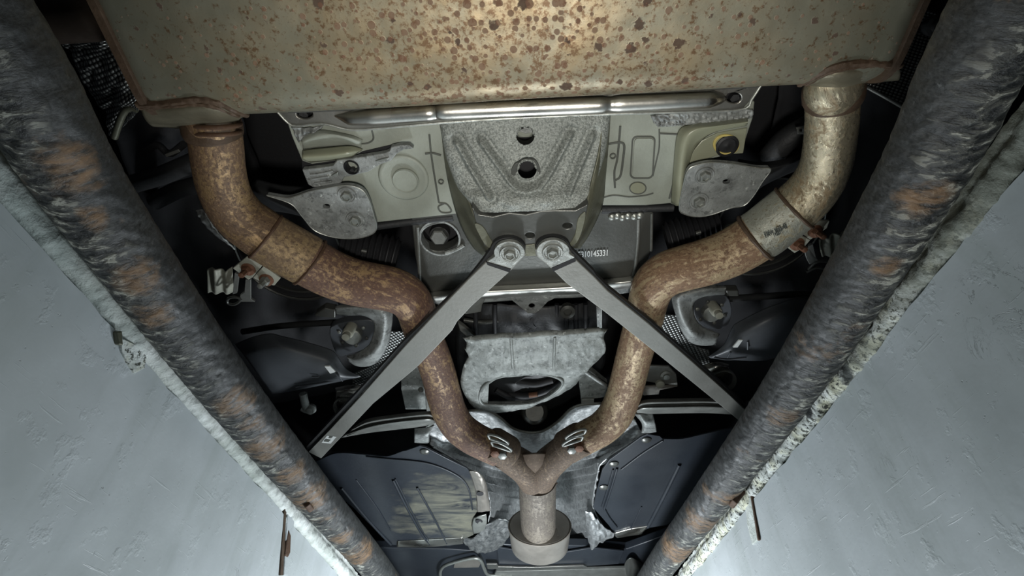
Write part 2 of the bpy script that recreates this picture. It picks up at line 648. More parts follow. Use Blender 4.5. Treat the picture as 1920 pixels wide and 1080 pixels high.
def mat_galv(name, lo, hi, rough=0.5, metal=0.35):
    g = G(name, hi, rough, metal)
    v = g.vor(70, None, 1.0)
    f = g.noise(24, 6, 0.65)
    c = g.mix(g.ramp(f, [(0.32, 0.0), (0.66, 1.0)]), lo, hi)
    c = g.mix(g.math('MULTIPLY', v.outputs['Color'], 0.35), c, tuple(x * 1.25 for x in hi))
    c = g.mix(g.ramp(g.noise(58, 6, 0.72), [(0.54, 0.0), (0.62, 0.7)]), c, tuple(x * 0.6 for x in lo))
    c = g.mix(g.ramp(g.noise(75, 6, 0.72), [(0.61, 0.0), (0.66, 0.9)]), c, (0.50, 0.52, 0.50))
    g.col(c)
    g.bump(g.noise(85, 6, 0.7), 0.6, 0.003)
    return g.m


M = {}
M['wall_l'] = mat_wall('left')
M['wall_r'] = mat_wall('right')
M['plaster'] = mat_plaster('white_plaster')
M['crust'] = mat_plaster('crusted_plaster', 1.0)
M['muffler'] = mat_muffler()
M['rust'] = plain('rusty_weld', (0.115, 0.060, 0.032), 0.7, 0.2, sc=60, bump=0.7, dark=0.4)
M['rustband'] = plain('rust_stained_lip', (0.105, 0.066, 0.040), 0.6, 0.3, sc=50, bump=0.5, dark=0.45)
M['elbow_l'] = mat_pipe('brown_stained_pipe', (0.34, 0.225, 0.115), (0.145, 0.088, 0.050), (0.062, 0.036, 0.025), 0.64, 0.5, 0.38)
M['sleeve_l'] = mat_pipe('tan_pipe_sleeve', (0.33, 0.23, 0.12), (0.175, 0.115, 0.066), (0.08, 0.048, 0.030), 0.58, 0.4, 0.45, False)
M['lower_l'] = mat_pipe('deep_rust_pipe', (0.33, 0.215, 0.11), (0.125, 0.068, 0.046), (0.080, 0.044, 0.038), 0.68, 0.25, 0.48)
M['front_l'] = mat_pipe('dark_rust_pipe', (0.22, 0.15, 0.085), (0.105, 0.070, 0.046), (0.055, 0.038, 0.030), 0.8, 0.2, 0.55, False)
M['elbow_r'] = mat_pipe('pale_gold_pipe', (0.44, 0.385, 0.27), (0.25, 0.185, 0.105), (0.09, 0.055, 0.035), 0.30, 0.75, 0.32)
M['sleeve_r'] = mat_pipe('grey_green_sleeve', (0.33, 0.33, 0.275), (0.28, 0.235, 0.14), (0.13, 0.09, 0.05), 0.28, 0.5, 0.42, False)
M['lower_r'] = mat_pipe('golden_rust_pipe', (0.38, 0.285, 0.17), (0.20, 0.118, 0.066), (0.095, 0.052, 0.034), 0.56, 0.35, 0.44)
M['polish'] = plain('polished_steel', (0.60, 0.58, 0.53), 0.27, 1.0, sc=14, bump=0.08, dark=0.8)
M['roll'] = plain('brushed_rolled_steel', (0.62, 0.62, 0.58), 0.42, 0.9, sc=16, bump=0.1, dark=0.75)
M['barsteel'] = plain('dull_pressed_steel', (0.30, 0.29, 0.26), 0.38, 0.85, sc=14, bump=0.15, dark=0.6)
M['undercoat'] = plain('grey_green_underseal', (0.315, 0.335, 0.285), 0.48, 0.05, sc=16, bump=0.35, dark=0.68)
M['olive'] = plain('olive_beige_paint', (0.285, 0.29, 0.205), 0.36, 0.05, sc=10, bump=0.08, dark=0.75)
M['flange'] = plain('stained_olive_metal', (0.17, 0.17, 0.12), 0.42, 0.3, sc=22, bump=0.3, dark=0.45)
M['seam'] = plain('dark_sealer', (0.10, 0.105, 0.09), 0.7, 0.0)
M['grit'] = mat_grit('gritty_grey_underseal', (0.155, 0.168, 0.155), (0.35, 0.37, 0.345), 300, 1.0, 0.0018, 0.40, 0.25)
M['galv'] = mat_galv('galvanised_steel', (0.13, 0.135, 0.13), (0.31, 0.325, 0.315))
M['galv2'] = mat_galv('dull_cast_metal', (0.13, 0.14, 0.132), (0.27, 0.285, 0.27), 0.55, 0.2)
M['strap'] = plain('grey_brace_steel', (0.235, 0.235, 0.215), 0.45, 0.35, sc=22, bump=0.2, dark=0.82)
M['zinc'] = plain('zinc_washer', (0.36, 0.37, 0.34), 0.38, 0.7, sc=60, bump=0.2)
M['carrier'] = plain('dark_carrier_steel', (0.12, 0.122, 0.112), 0.36, 0.55, sc=12, bump=0.2, dark=0.7)
M['sooty'] = plain('sooty_black_metal', (0.028, 0.029, 0.030), 0.55, 0.1, sc=20, bump=0.4)
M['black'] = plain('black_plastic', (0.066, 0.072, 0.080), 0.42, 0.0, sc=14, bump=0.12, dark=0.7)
M['panel'] = plain('clean_black_panel', (0.024, 0.029, 0.037), 0.38, 0.0, sc=9, bump=0.15, dark=0.65)


def mat_scuffed():
    g = G('scuffed_black_panel', (0.034, 0.039, 0.050), 0.36)
    base = g.mix(g.ramp(g.noise(9, 5, 0.6), [(0.3, 0.0), (0.7, 1.0)]), (0.015, 0.018, 0.024), (0.026, 0.031, 0.039))
    k = g.near(P(862, 968, .842), 0.27, 0.7, g.noise(9, 4, 0.6))
    st = g.ramp(g.noise(1.0, 6, 0.65, g.scale(g.pos, (5, 15, 5), (0, 0, 0.25)), 0.8), [(0.40, 0.0), (0.66, 1.0)])
    k = g.math('MULTIPLY', k, st)
    g.col(g.mix(k, base, (0.34, 0.33, 0.25)))
    g.met(g.math('MULTIPLY', k, 0.7))
    g.bump(g.noise(90, 4, 0.6), 0.2, 0.002)
    return g.m


M['scuffed'] = mat_scuffed()
M['rubber'] = plain('black_rubber', (0.014, 0.014, 0.016), 0.6, 0.0, sc=30, bump=0.2)
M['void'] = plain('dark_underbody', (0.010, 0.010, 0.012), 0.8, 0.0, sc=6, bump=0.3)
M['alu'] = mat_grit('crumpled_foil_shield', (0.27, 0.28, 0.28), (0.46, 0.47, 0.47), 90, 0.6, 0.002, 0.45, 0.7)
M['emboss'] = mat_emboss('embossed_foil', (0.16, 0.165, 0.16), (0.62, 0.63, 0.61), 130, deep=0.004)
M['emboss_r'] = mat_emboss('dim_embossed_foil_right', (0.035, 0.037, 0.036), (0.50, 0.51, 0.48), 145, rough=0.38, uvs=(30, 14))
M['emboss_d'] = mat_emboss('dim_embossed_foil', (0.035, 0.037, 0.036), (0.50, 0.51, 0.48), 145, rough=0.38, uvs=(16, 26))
M['beige'] = plain('pale_cream_bracket', (0.40, 0.40, 0.33), 0.55, 0.1, sc=40, bump=0.3)
M['white'] = plain('white_clip', (0.8, 0.82, 0.8), 0.4)
M['yellow'] = plain('yellow_sealant', (0.62, 0.50, 0.16), 0.5)
M['beam'] = plain('worn_beam_steel', (0.27, 0.275, 0.255), 0.42, 0.5, sc=30, bump=0.35, dark=0.5)
M['can'] = plain('stained_can_steel', (0.42, 0.385, 0.34), 0.34, 0.7, sc=16, bump=0.2, dark=0.55)
M['ypipe'] = mat_pipe('dull_brown_pipe', (0.17, 0.145, 0.115), (0.095, 0.078, 0.062), (0.06, 0.046, 0.038), 0.6, 0.3, 0.5)
M['rustbolt'] = plain('rusted_bolt', (0.20, 0.088, 0.046), 0.7, 0.1, sc=120, bump=0.6, dark=0.4)
M['ink'] = plain('dark_ink', (0.05, 0.055, 0.045), 0.7)
M['chalk'] = plain('white_print', (0.72, 0.74, 0.72), 0.6)
M['concrete'] = plain('stained_concrete', (0.26, 0.26, 0.25), 0.85, 0.0, sc=8, bump=0.5)
M['boss'] = mat_galv('brushed_boss_steel', (0.17, 0.18, 0.17), (0.32, 0.33, 0.31), 0.42, 0.5)


M['nose'] = plain('heat_stained_steel', (0.20, 0.18, 0.125), 0.45, 0.5, sc=30, bump=0.3, dark=0.55)
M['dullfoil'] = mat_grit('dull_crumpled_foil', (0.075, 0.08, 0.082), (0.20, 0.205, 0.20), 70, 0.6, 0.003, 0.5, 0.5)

# ================================================================== SETTING: the inspection pit
def struct(name, bm, mat, parent=None, **k):
    o = link(name, bm, mat, parent, **k)
    if parent is None:
        o['kind'] = 'structure'
    return o


def box_bm(x0, x1, y0, y1, z0, z1):
    bm = bmesh.new()
    vs = [bm.verts.new((x, y, z)) for z in (z0, z1) for y in (y0, y1) for x in (x0, x1)]
    for f in ((0, 1, 3, 2), (4, 6, 7, 5), (0, 4, 5, 1), (2, 3, 7, 6), (0, 2, 6, 4), (1, 5, 7, 3)):
        bm.faces.new([vs[i] for i in f])
    return bm


def wall_bm(x, side, ztop):
    """painted steel-lined wall: a gently uneven face and a solid back"""
    bm = bmesh.new()
    ys = [-1.2 + 0.06 * i for i in range(22)] + [0.12 + 0.02 * i for i in range(110)] + [2.32 + 0.2 * i for i in range(10)]
    zs = [0.0, 0.3, 0.6, 0.9] + [1.0 + 0.03 * i for i in range(20)] + [ztop - 0.03, ztop - 0.012, ztop - 0.004, ztop]
    zs = sorted(z for z in zs if z <= ztop)
    g = []
    for y in ys:
        row = []
        for z in zs:
            d = 0.006 * mn.noise(Vector((y * 3, z * 3, side * 5))) + 0.002 * mn.noise(Vector((y * 14, z * 14, 3)))
            e = 0.004 * mn.noise(Vector((y * 22, 0, side)))
            row.append(bm.verts.new((x + side * 0 + d, y, z + (e if z == ztop else 0))))
        g.append(row)
    for a, b in zip(g, g[1:]):
        for j in range(len(zs) - 1):
            bm.faces.new((a[j], b[j], b[j + 1], a[j + 1]))
    ex = bmesh.ops.extrude_face_region(bm, geom=list(bm.faces))
    for v in [e for e in ex['geom'] if isinstance(e, bmesh.types.BMVert)]:
        v.co.x = x + side * 0.10
    return bm


XL, XR = -0.568, 0.524
wl = struct('wall_left', wall_bm(XL, -1, CZ + 0.458), M['wall_l'], sharp=60)
wr = struct('wall_right', wall_bm(XR, 1, CZ + 0.456), M['wall_r'], sharp=60)
struct('floor', box_bm(-0.9, 0.9, -1.2, 4.2, -0.1, 0.0), M['concrete'])
struct('floor', box_bm(-3.2, -0.60, -1.2, 4.2, CZ + 0.44, CZ + 0.52), M['concrete'])
struct('floor', box_bm(0.56, 3.2, -1.2, 4.2, CZ + 0.44, CZ + 0.52), M['concrete'])
struct('wall_back', box_bm(-0.9, 0.9, -1.3, -1.2, 0, CZ + 0.45), M['wall_l'])
struct('wall_front', box_bm(-0.9, 0.9, 4.2, 4.3, 0, CZ + 0.45), M['wall_r'])


def lip_bm(x, side, z0, z1, wob, seed, ys):
    """plaster fillet between the wall top and the pipe: a lumpy ribbon with a ragged lower edge"""
    bm = bmesh.new()
    g = []
    n = 12
    for y in ys:
        e = wob * mn.noise(Vector((y * 9, seed, 0))) + wob * 0.8 * mn.noise(Vector((y * 31, seed, 4))) + wob * .4 * mn.noise(Vector((y * 90, seed, 4)))
        row = []
        for j in range(n):
            t = j / (n - 1)
            z = z0 + e + (z1 - z0 - e) * t
            bulge = 0.009 * math.sin(math.pi * min(t * 1.2 + 0.08, 1)) + 0.004 * mn.noise(Vector((y * 40, z * 60, seed))) + 0.002 * mn.noise(Vector((y * 130, z * 130, seed)))
            if j == 0:
                bulge = -0.004
            row.append(bm.verts.new((x - side * bulge, y, z)))
        g.append(row)
    for a, b in zip(g, g[1:]):
        for j in range(n - 1):
            bm.faces.new((a[j], b[j], b[j + 1], a[j + 1]))
    ex = bmesh.ops.extrude_face_region(bm, geom=list(bm.faces))
    for v in [e for e in ex['geom'] if isinstance(e, bmesh.types.BMVert)]:
        v.co.x = x + side * 0.02
    return bm


ysl = [-0.6 + 0.05 * i for i in range(14)] + [0.1 + 0.004 * i for i in range(480)] + [2.05 + 0.1 * i for i in range(20)]
struct('trim_1', lip_bm(XL, -1, CZ + 0.462, CZ + 0.515, 0.005, 1.7, ysl), M['plaster'], sharp=70)
struct('trim_2', lip_bm(XR, 1, CZ + 0.458, CZ + 0.505, 0.012, 8.3, ysl), M['crust'], sharp=70)

# joints and weld brackets on the walls (points found by meeting the wall plane)
def on_wall(px, py, x, off=0.0):
    d = ray(px, py)
    t = (x - off * (1 if x > 0 else -1)) / d.x
    return CAM + d * t


def wall_plate(name, quad, x, th, mat, parent, **k):
    bm = bmesh.new()
    s = -1 if x > 0 else 1
    a = [bm.verts.new(on_wall(px, py, x, 0)) for px, py in quad]
    b = [bm.verts.new(v.co + Vector((s * th, 0, 0))) for v in a]
    n = len(a)
    bm.faces.new(a)
    bm.faces.new(b[::-1])
    for i in range(n):
        bm.faces.new((a[i], a[(i + 1) % n], b[(i + 1) % n], b[i]))
    for v in a:
        v.co.x -= s * 0.02
    return link(name, bm, mat, parent, **k)


wall_plate('joint_strip', [(531, 945), (535, 946), (528, 1079), (523, 1079)], XL, 0.004, M['rustband'], wl, bev=0.001)
wall_plate('joint_strip', [(538, 950), (552, 958), (548, 990), (544, 1045), (538, 1079), (530, 1079)], XL, 0.0035, M['wall_l'], wl, bev=0.002)
wall_plate('weld_scab', [(538, 992), (542, 1004), (541, 1036), (536, 1046), (531, 1042), (533, 1020)], XL, 0.006, M['rust'], wl, bev=0.004)
wall_plate('anchor_strap', [(1398, 930), (1410, 930), (1424, 1012), (1413, 1022), (1404, 985)], XR, 0.004, M['plaster'], wr, bev=0.002)
wall_plate('strap_edge', [(1411, 930), (1413.5, 930), (1427, 1012), (1424.5, 1014)], XR, 0.005, M['rust'], wr, bev=0.001)
wall_plate('broken_stub', [(213, 622), (222, 620), (224, 648), (216, 646)], XL, 0.006, M['flange'], wl, bev=0.002)
wall_plate('spalled_patch', [(224, 634), (238, 640), (262, 652), (272, 668), (268, 690), (250, 700), (238, 684), (226, 660)], XL, 0.003, M['crust'], wl, bev=0.001)


# ------------------------------------------------------------------ the two pipes along the pit edge
def rail(name, label, xs, rad, side, spots, mat):
    ctrl = [(-1.2, xs[0]), (-0.3, xs[0]), (0.15, xs[0]), (0.355, xs[1]), (0.758, xs[2]), (1.25, (xs[2] + xs[3]) / 2 + side * 0.006), (1.91, xs[3]), (2.8, xs[3]), (4.1, xs[3])]
    ys = [-1.2 + 0.1 * i for i in range(13)] + [0.1 + 0.0026 * i for i in range(800)] + [2.2 + 0.08 * i for i in range(24)]
    d = dense([(a, b) for a, b in ctrl], 24)
    pts = []
    j = 0
    for y in ys:
        while j < len(d) - 2 and d[j + 1][0] < y:
            j += 1
        w = (y - d[j][0]) / max(d[j + 1][0] - d[j][0], 1e-6)
        pts.append(Vector((d[j][1] + (d[j + 1][1] - d[j][1]) * w, y, CZ + 0.50)))

    def rf(l, a, i):
        # rougher on the underside and towards the wall
        nx, nz = math.sin(a) * -1, math.cos(a)
        low = max(0.0, min(1.0, 0.45 - 0.7 * nz + 0.55 * (nx * side)))
        v = mn.noise(Vector((math.cos(a) * 2.4, math.sin(a) * 2.4, l * 55 + math.sin(a * 3) * 0.6)))
        w = mn.noise(Vector((math.cos(a) * 6, math.sin(a) * 6, l * 120)))
        return low * (0.0019 * v + 0.0010 * w) + 0.0004 * w
    bm = sweep_bm(pts, [rad] * len(pts), 72, True, rfun=rf)
    return tag(link(name, bm, mat, sharp=180), label, 'pipe', 'thick pipes along the pit edges')


def rp(px, py, x):
    d = ray(px, py)
    t = (0.46) / d.z
    return CAM + d * t


ls = [(rp(140, 330, -.5), 0.035), (rp(150, 300, -.5), 0.03), (rp(255, 525, -.5), 0.035), (rp(285, 590, 0), 0.03), (rp(450, 765, 0), 0.045), (rp(475, 800, 0), 0.03), (rp(500, 845, 0), 0.05), (rp(545, 895, 0), 0.045), (rp(580, 940, 0), 0.06), (rp(640, 1010, 0), 0.04), (rp(670, 1045, 0), 0.07), (rp(175, 410, 0), 0.02), (rp(120, 270, 0), 0.02)]
rs_ = [(rp(1745, 365, .5), 0.03), (rp(1725, 375, 0), 0.025), (rp(1665, 498, 0), 0.02), (rp(1470, 785, 0), 0.035), (rp(1372, 935, 0), 0.045), (rp(1320, 985, 0), 0.06), (rp(1270, 1040, 0), 0.08)]
M['rail_l'] = mat_rail('flaking_black_paint_left', [(tuple(a), b) for a, b in ls], -1)
M['rail_r'] = mat_rail('flaking_black_paint_right', [(tuple(a), b) for a, b in rs_], 1)
rl = rail('pit_pipe', 'thick flaking black pipe with many orange rust patches, on the left pit wall', (-.486, -.508, -.5175, -.474), 0.0447, -1, ls, M['rail_l'])
rr = rail('pit_pipe', 'thick flaking black pipe with few rust patches, on the right pit wall beside crusted plaster', (.439, .462, .477, .444), 0.0430, 1, rs_, M['rail_r'])


def weld_tab(parent, px, py, sgn):
    c = rp(px, py, 0)
    bm = bmesh.new()
    bmesh.ops.create_cube(bm, size=1, matrix=Matrix.Translation(c + Vector((0, 0, 0.004))) @ Matrix.Rotation(sgn * 0.75, 4, 'Y') @ Matrix.Diagonal((0.040, 0.035, 0.014, 1)))
    link('weld_tab', bm, M['rust'], parent, bev=0.004)


weld_tab(rl, 572, 946, 1)
weld_tab(rr, 1383, 938, -1)

# ================================================================== UNDERBODY SHELL
# dark floor of the car far above everything
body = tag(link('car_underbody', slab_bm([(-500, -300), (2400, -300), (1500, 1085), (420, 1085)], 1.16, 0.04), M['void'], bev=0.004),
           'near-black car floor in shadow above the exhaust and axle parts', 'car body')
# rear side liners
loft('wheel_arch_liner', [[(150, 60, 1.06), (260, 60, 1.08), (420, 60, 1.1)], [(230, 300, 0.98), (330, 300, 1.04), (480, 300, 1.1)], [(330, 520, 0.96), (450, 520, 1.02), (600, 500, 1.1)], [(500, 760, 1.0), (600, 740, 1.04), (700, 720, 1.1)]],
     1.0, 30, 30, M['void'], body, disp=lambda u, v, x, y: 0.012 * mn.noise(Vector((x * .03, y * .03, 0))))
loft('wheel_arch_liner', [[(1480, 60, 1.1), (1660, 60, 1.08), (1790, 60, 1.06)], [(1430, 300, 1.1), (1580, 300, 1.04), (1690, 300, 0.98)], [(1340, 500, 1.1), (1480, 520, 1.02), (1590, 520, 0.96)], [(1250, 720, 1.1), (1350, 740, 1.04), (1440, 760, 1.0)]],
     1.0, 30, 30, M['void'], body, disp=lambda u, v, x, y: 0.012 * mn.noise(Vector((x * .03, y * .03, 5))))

# ------------------------------------------------------------------ body panel with underseal (left and right of the spare-well bracket)
HP = 0.87
bp = thing('rear_floor_panel', 'pale grey-green undersealed body panel across the rear, behind the tapered bracket', 'panel', P(985, 300, HP))
slab('panel_sheet', [(533, 215), (1416, 190), (1412, 222), (1392, 282), (1345, 296), (1312, 304), (1290, 322), (1278, 352), (1271, 388), (1256, 382), (1210, 386), (1132, 386), (852, 402), (705, 418), (700, 400), (690, 372), (672, 352), (640, 345), (587, 351), (577, 345), (565, 300), (547, 257)],
     HP, 0.02, M['undercoat'], bp, bev=0.003)
# left pressed ridge and dark slot below it
loft('pressed_ridge', [[(567, 281, .868), (610, 277, .862), (655, 273, .862), (680, 279, .868)], [(566, 291, .850), (610, 288, .846), (652, 284, .846), (674, 284, .860)], [(568, 299, .850), (610, 296, .846), (650, 291, .846), (668, 290, .862)], [(582, 305, .868), (612, 302, .866), (655, 297, .866), (664, 294, .868)]],
     .86, 24, 16, M['olive'], bp, thick=0.004)
loft('pressed_ridge', [[(562, 262, .868), (570, 254, .868), (600, 243, .868), (655, 252, .868), (680, 262, .868)], [(566, 268, .858), (590, 258, .856), (620, 254, .855), (655, 260, .856), (678, 268, .866)], [(568, 280, .868), (600, 277, .868), (630, 275, .868), (655, 273, .868), (677, 277, .868)]],
     .86, 24, 12, M['undercoat'], bp, thick=0.004)
slab('dark_slot', [(566, 302), (585, 308), (612, 304), (655, 297), (680, 284), (710, 277), (740, 270), (765, 269), (774, 274), (732, 280), (722, 290), (680, 296), (632, 302), (622, 312), (567, 317)], HP - 0.0015, 0.01, M['void'], bp, bev=0)
# sealed grey joint lines
def bead(pts, w, h, mat, parent, name='sealer_bead'):
    return rod(name, [(x, y, h) for x, y in pts], w, mat, parent, seg=8)


bead([(805, 252), (808, 285), (813, 320), (818, 350), (823, 380)], 0.0018, HP, M['seam'], bp)
bead([(797, 288), (812, 287), (827, 291)], 0.0022, HP, M['seam'], bp)
bead([(823, 380), (838, 383), (846, 397), (828, 398), (822, 388), (832, 382)], 0.0018, HP, M['seam'], bp)
bead([(697, 243), (700, 260), (690, 268), (672, 270)], 0.0016, HP, M['seam'], bp)
bead([(1163, 236), (1161, 262), (1157, 300), (1152, 322), (1153, 352)], 0.0020, HP, M['seam'], bp)
bead([(1140, 270), (1160, 267), (1170, 272), (1168, 300), (1163, 330), (1154, 338)], 0.0022, HP, M['seam'], bp)
bead([(1132, 370), (1152, 366), (1180, 369), (1210, 366), (1225, 362)], 0.0016, HP, M['seam'], bp)
bead([(1272, 250), (1271, 285), (1268, 310), (1262, 345), (1255, 372)], 0.0020, HP, M['seam'], bp)
bead([(1236, 242), (1236, 275), (1231, 300), (1224, 330)], 0.0014, HP, M['seam'], bp)
bead([(1236, 250), (1272, 252)], 0.0018, HP, M['seam'], bp)
for rx, ry, rr_, nm in ((827, 340, 4, 'stud_ring'), (1149, 292, 4.5, 'stud_ring')):
    link(nm, lathe_bm(P(rx, ry, HP), DOWN, [(px2m(rr_ + 1.5, rx, ry, HP), -.002), (px2m(rr_ + 1.5, rx, ry, HP), .003), (px2m(rr_ - .5, rx, ry, HP), .003), (px2m(rr_ - 1, rx, ry, HP), -.001), (0, -.001)], 20), M['seam'], bp)
# round blanking plug in a dished recess, left
c = P(757, 333, HP)
r1 = px2m(47, 757, 333, HP)
link('dished_recess', lathe_bm(c, (0, -0.1, -1), [(r1, -0.004), (r1, 0.0012), (r1 * .93, 0.004), (r1 * .84, 0.003), (r1 * .7, 0.0015), (0, 0.0012)], 44, 1.0), M['undercoat'], bp, sharp=60)
c = P(761, 337, HP)
r1 = px2m(25, 761, 337, HP)
link('blanking_plug', lathe_bm(c, (0, -0.1, -1), [(r1, -0.002), (r1, 0.0055), (r1 * .93, 0.0075), (r1 * .86, 0.006), (0, 0.0062)], 40), M['undercoat'], bp)
# right: rounded rectangle plate, oval plug, rubber bung with yellow sealant
def rrect(x0, y0, x1, y1, r, skew=0):
    pts = []
    for cx, cy, a0 in ((x1 - r, y0 + r, -90), (x1 - r, y1 - r, 0), (x0 + r, y1 - r, 90), (x0 + r, y0 + r, 180)):
        for i in range(6):
            a = R(a0 + 18 * i)
            pts.append((cx + r * math.cos(a) - skew * (cy + r * math.sin(a) - y0), cy + r * math.sin(a)))
    return pts


slab('cover_plate', rrect(1190, 260, 1226, 331, 7, 0.06), HP - 0.003, 0.006, M['undercoat'], bp, bev=0.002)
slab('rim_bead', rrect(1185, 255, 1230, 336, 10, 0.06), HP - 0.001, 0.006, M['seam'], bp, bev=0.001, holes=[rrect(1188, 258, 1227, 333, 8, 0.06)])
slab('blanking_plug', ring_px(1196, 353, 14, 10), HP - 0.003, 0.008, M['olive'], bp, bev=0.002)
slab('rim_bead', ring_px(1196, 353, 16.5, 12), HP - 0.001, 0.006, M['seam'], bp, bev=0.0, holes=[ring_px(1196, 353, 14.5, 10.4)])
loft('pressed_corner', [[(1284, 380, .868), (1288, 330, .868), (1300, 285, .868), (1318, 262, .868), (1345, 247, .868), (1400, 236, .868)],
                        [(1279, 384, .846), (1281, 325, .848), (1290, 272, .848), (1308, 248, .848), (1345, 238, .848), (1402, 231, .85)],
                        [(1268, 386, .849), (1271, 325, .850), (1280, 262, .850), (1302, 240, .850), (1345, 234, .850), (1402, 227, .85)],
                        [(1258, 380, .868), (1262, 320, .868), (1270, 250, .868), (1295, 232, .868), (1345, 226, .868), (1402, 219, .868)]],
     .86, 44, 20, M['olive'], bp, thick=0.003)
slab('corner_sheet', [(1290, 318), (1298, 285), (1316, 264), (1345, 250), (1402, 240), (1394, 288), (1345, 292), (1312, 303)], HP - 0.003, 0.006, M['olive'], bp, bev=0.002)
slab('sealant_ring', ring_px(1362, 272, 25, 19.5, 36), HP - 0.006, 0.006, M['yellow'], bp, holes=[ring_px(1362, 272, 20, 15.5, 36)], bev=0.001)
link('rubber_bung', lathe_bm(P(1362, 272, HP), (0, -0.1, -1), [(px2m(21, 1362, 272, HP), -0.003), (px2m(21, 1362, 272, HP), .006), (px2m(17, 1362, 272, HP), .008), (px2m(15, 1362, 272, HP), .004), (px2m(3, 1362, 272, HP), .004), (0, .006)], 36), M['rubber'], bp)
# crumpled foil edge strip, right, under the crossbar
loft('brushed_seam_strip', [[(1220, 216), (1280, 213), (1350, 208), (1412, 205)], [(1222, 222), (1280, 219), (1350, 214), (1413, 210)], [(1226, 229), (1285, 229), (1350, 222), (1412, 216)], [(1234, 238), (1290, 234), (1350, 228), (1410, 222)]],
     HP - 0.006, 60, 16, M['galv'], bp, disp=lambda u, v, x, y: 0.004 * mn.noise(Vector((x * .35, y * .12, 1))))
# foil tear at the upper left
loft('foil_scrap', [[(545, 240), (575, 240), (605, 238)], [(552, 252), (575, 246), (600, 241)], [(560, 268), (568, 258), (585, 248)]], HP - 0.008, 20, 12, M['galv'], bp, disp=lambda u, v, x, y: 0.008 * mn.noise(Vector((x * .12, y * .12, 1))))
# panel's rolled black lower edge
rod('rolled_edge', [(706, 424, .885), (780, 414, .885), (850, 407, .885)], 0.0085, M['sooty'], bp)
rod('rolled_edge', [(1128, 393, .885), (1200, 391, .885), (1262, 389, .885)], 0.0085, M['sooty'], bp)

# small galvanised bracket on the left of the panel
cb = thing('retaining_bracket', 'small galvanised bracket with a dark round hole, left end of the pale floor panel', 'bracket', P(660, 315, .85))
slab('bracket_plate', [(566, 318), (605, 314), (624, 311), (632, 301), (680, 294), (722, 287), (730, 283), (733, 276), (752, 272), (768, 272), (776, 279), (768, 280), (757, 281), (744, 289), (733, 302), (712, 309), (692, 322), (668, 328), (645, 333), (640, 343), (626, 348), (587, 352), (577, 346)], .853, 0.012, M['galv'], cb, holes=[ring_px(659, 314, 12.5, 11, 20)], bev=0.002)
link('hole_liner', lathe_bm(P(659, 314, .853), (0, -.1, -1), [(px2m(15, 659, 314, .853), -.02), (px2m(15, 659, 314, .853), -.0), (px2m(13, 659, 314, .853), .0035), (px2m(11.5, 659, 314, .853), .0), (px2m(10, 659, 314, .853), -.018), (0, -.018)], 28), M['rubber'], cb)
link('bolt_head', lathe_bm(P(661, 320, .86), (0, -.1, -1), [(px2m(5, 659, 314, .853), -.008), (px2m(5, 659, 314, .853), .003), (0, .003)], 6), M['sooty'], cb)
for q in ([(620, 330), (634, 322), (632, 332)], [(703, 302), (730, 295), (727, 300), (712, 304)]):
    slab('bent_tab', q, .848, 0.004, M['zinc'], cb, bev=0.001)
rod('raised_rib', [(582, 328, .852), (605, 325, .852), (625, 320, .852)], .0022, M['galv'], cb)
rod('raised_rib', [(585, 336, .852), (605, 333, .852), (618, 331, .852)], .0022, M['galv'], cb)
rod('raised_rib', [(590, 344, .852), (605, 342, .852), (622, 340, .852)], .0022, M['galv'], cb)

# ------------------------------------------------------------------ central tapered bracket
tb = thing('tapered_bracket', 'broad tapered grey bracket with two round holes and V-shaped ribs, centre', 'bracket', P(985, 330, .80))


def seg_d(px, py, pts):
    best = 1e9
    for (ax, ay), (bx, by) in zip(pts, pts[1:]):
        dx, dy = bx - ax, by - ay
        t = max(0, min(1, ((px - ax) * dx + (py - ay) * dy) / (dx * dx + dy * dy)))
        best = min(best, math.hypot(px - ax - t * dx, py - ay - t * dy))
    return best


RIBS = [[(857, 265), (886, 318), (918, 370)], [(902, 263), (930, 302), (957, 340), (970, 352), (988, 355), (1012, 349), (1027, 330), (1048, 291), (1069, 252)], [(1110, 254), (1088, 308), (1066, 361)]]


def tb_disp(u, v, x, y):
    d = 0
    for r in RIBS:
        q = seg_d(x, y, r)
        d -= 0.0105 * math.exp(-(q / 5.0) ** 2) - 0.004 * math.exp(-((q - 11) / 5.0) ** 2)
    for cx, cy in ((958, 380), (1024, 376)):
        q = math.hypot(x - cx, (y - cy) * 1.3)
        d -= 0.004 * math.exp(-(q / 13) ** 2)
    d += 0.0012 * mn.noise(Vector((x * .05, y * .05, 0)))
    return d


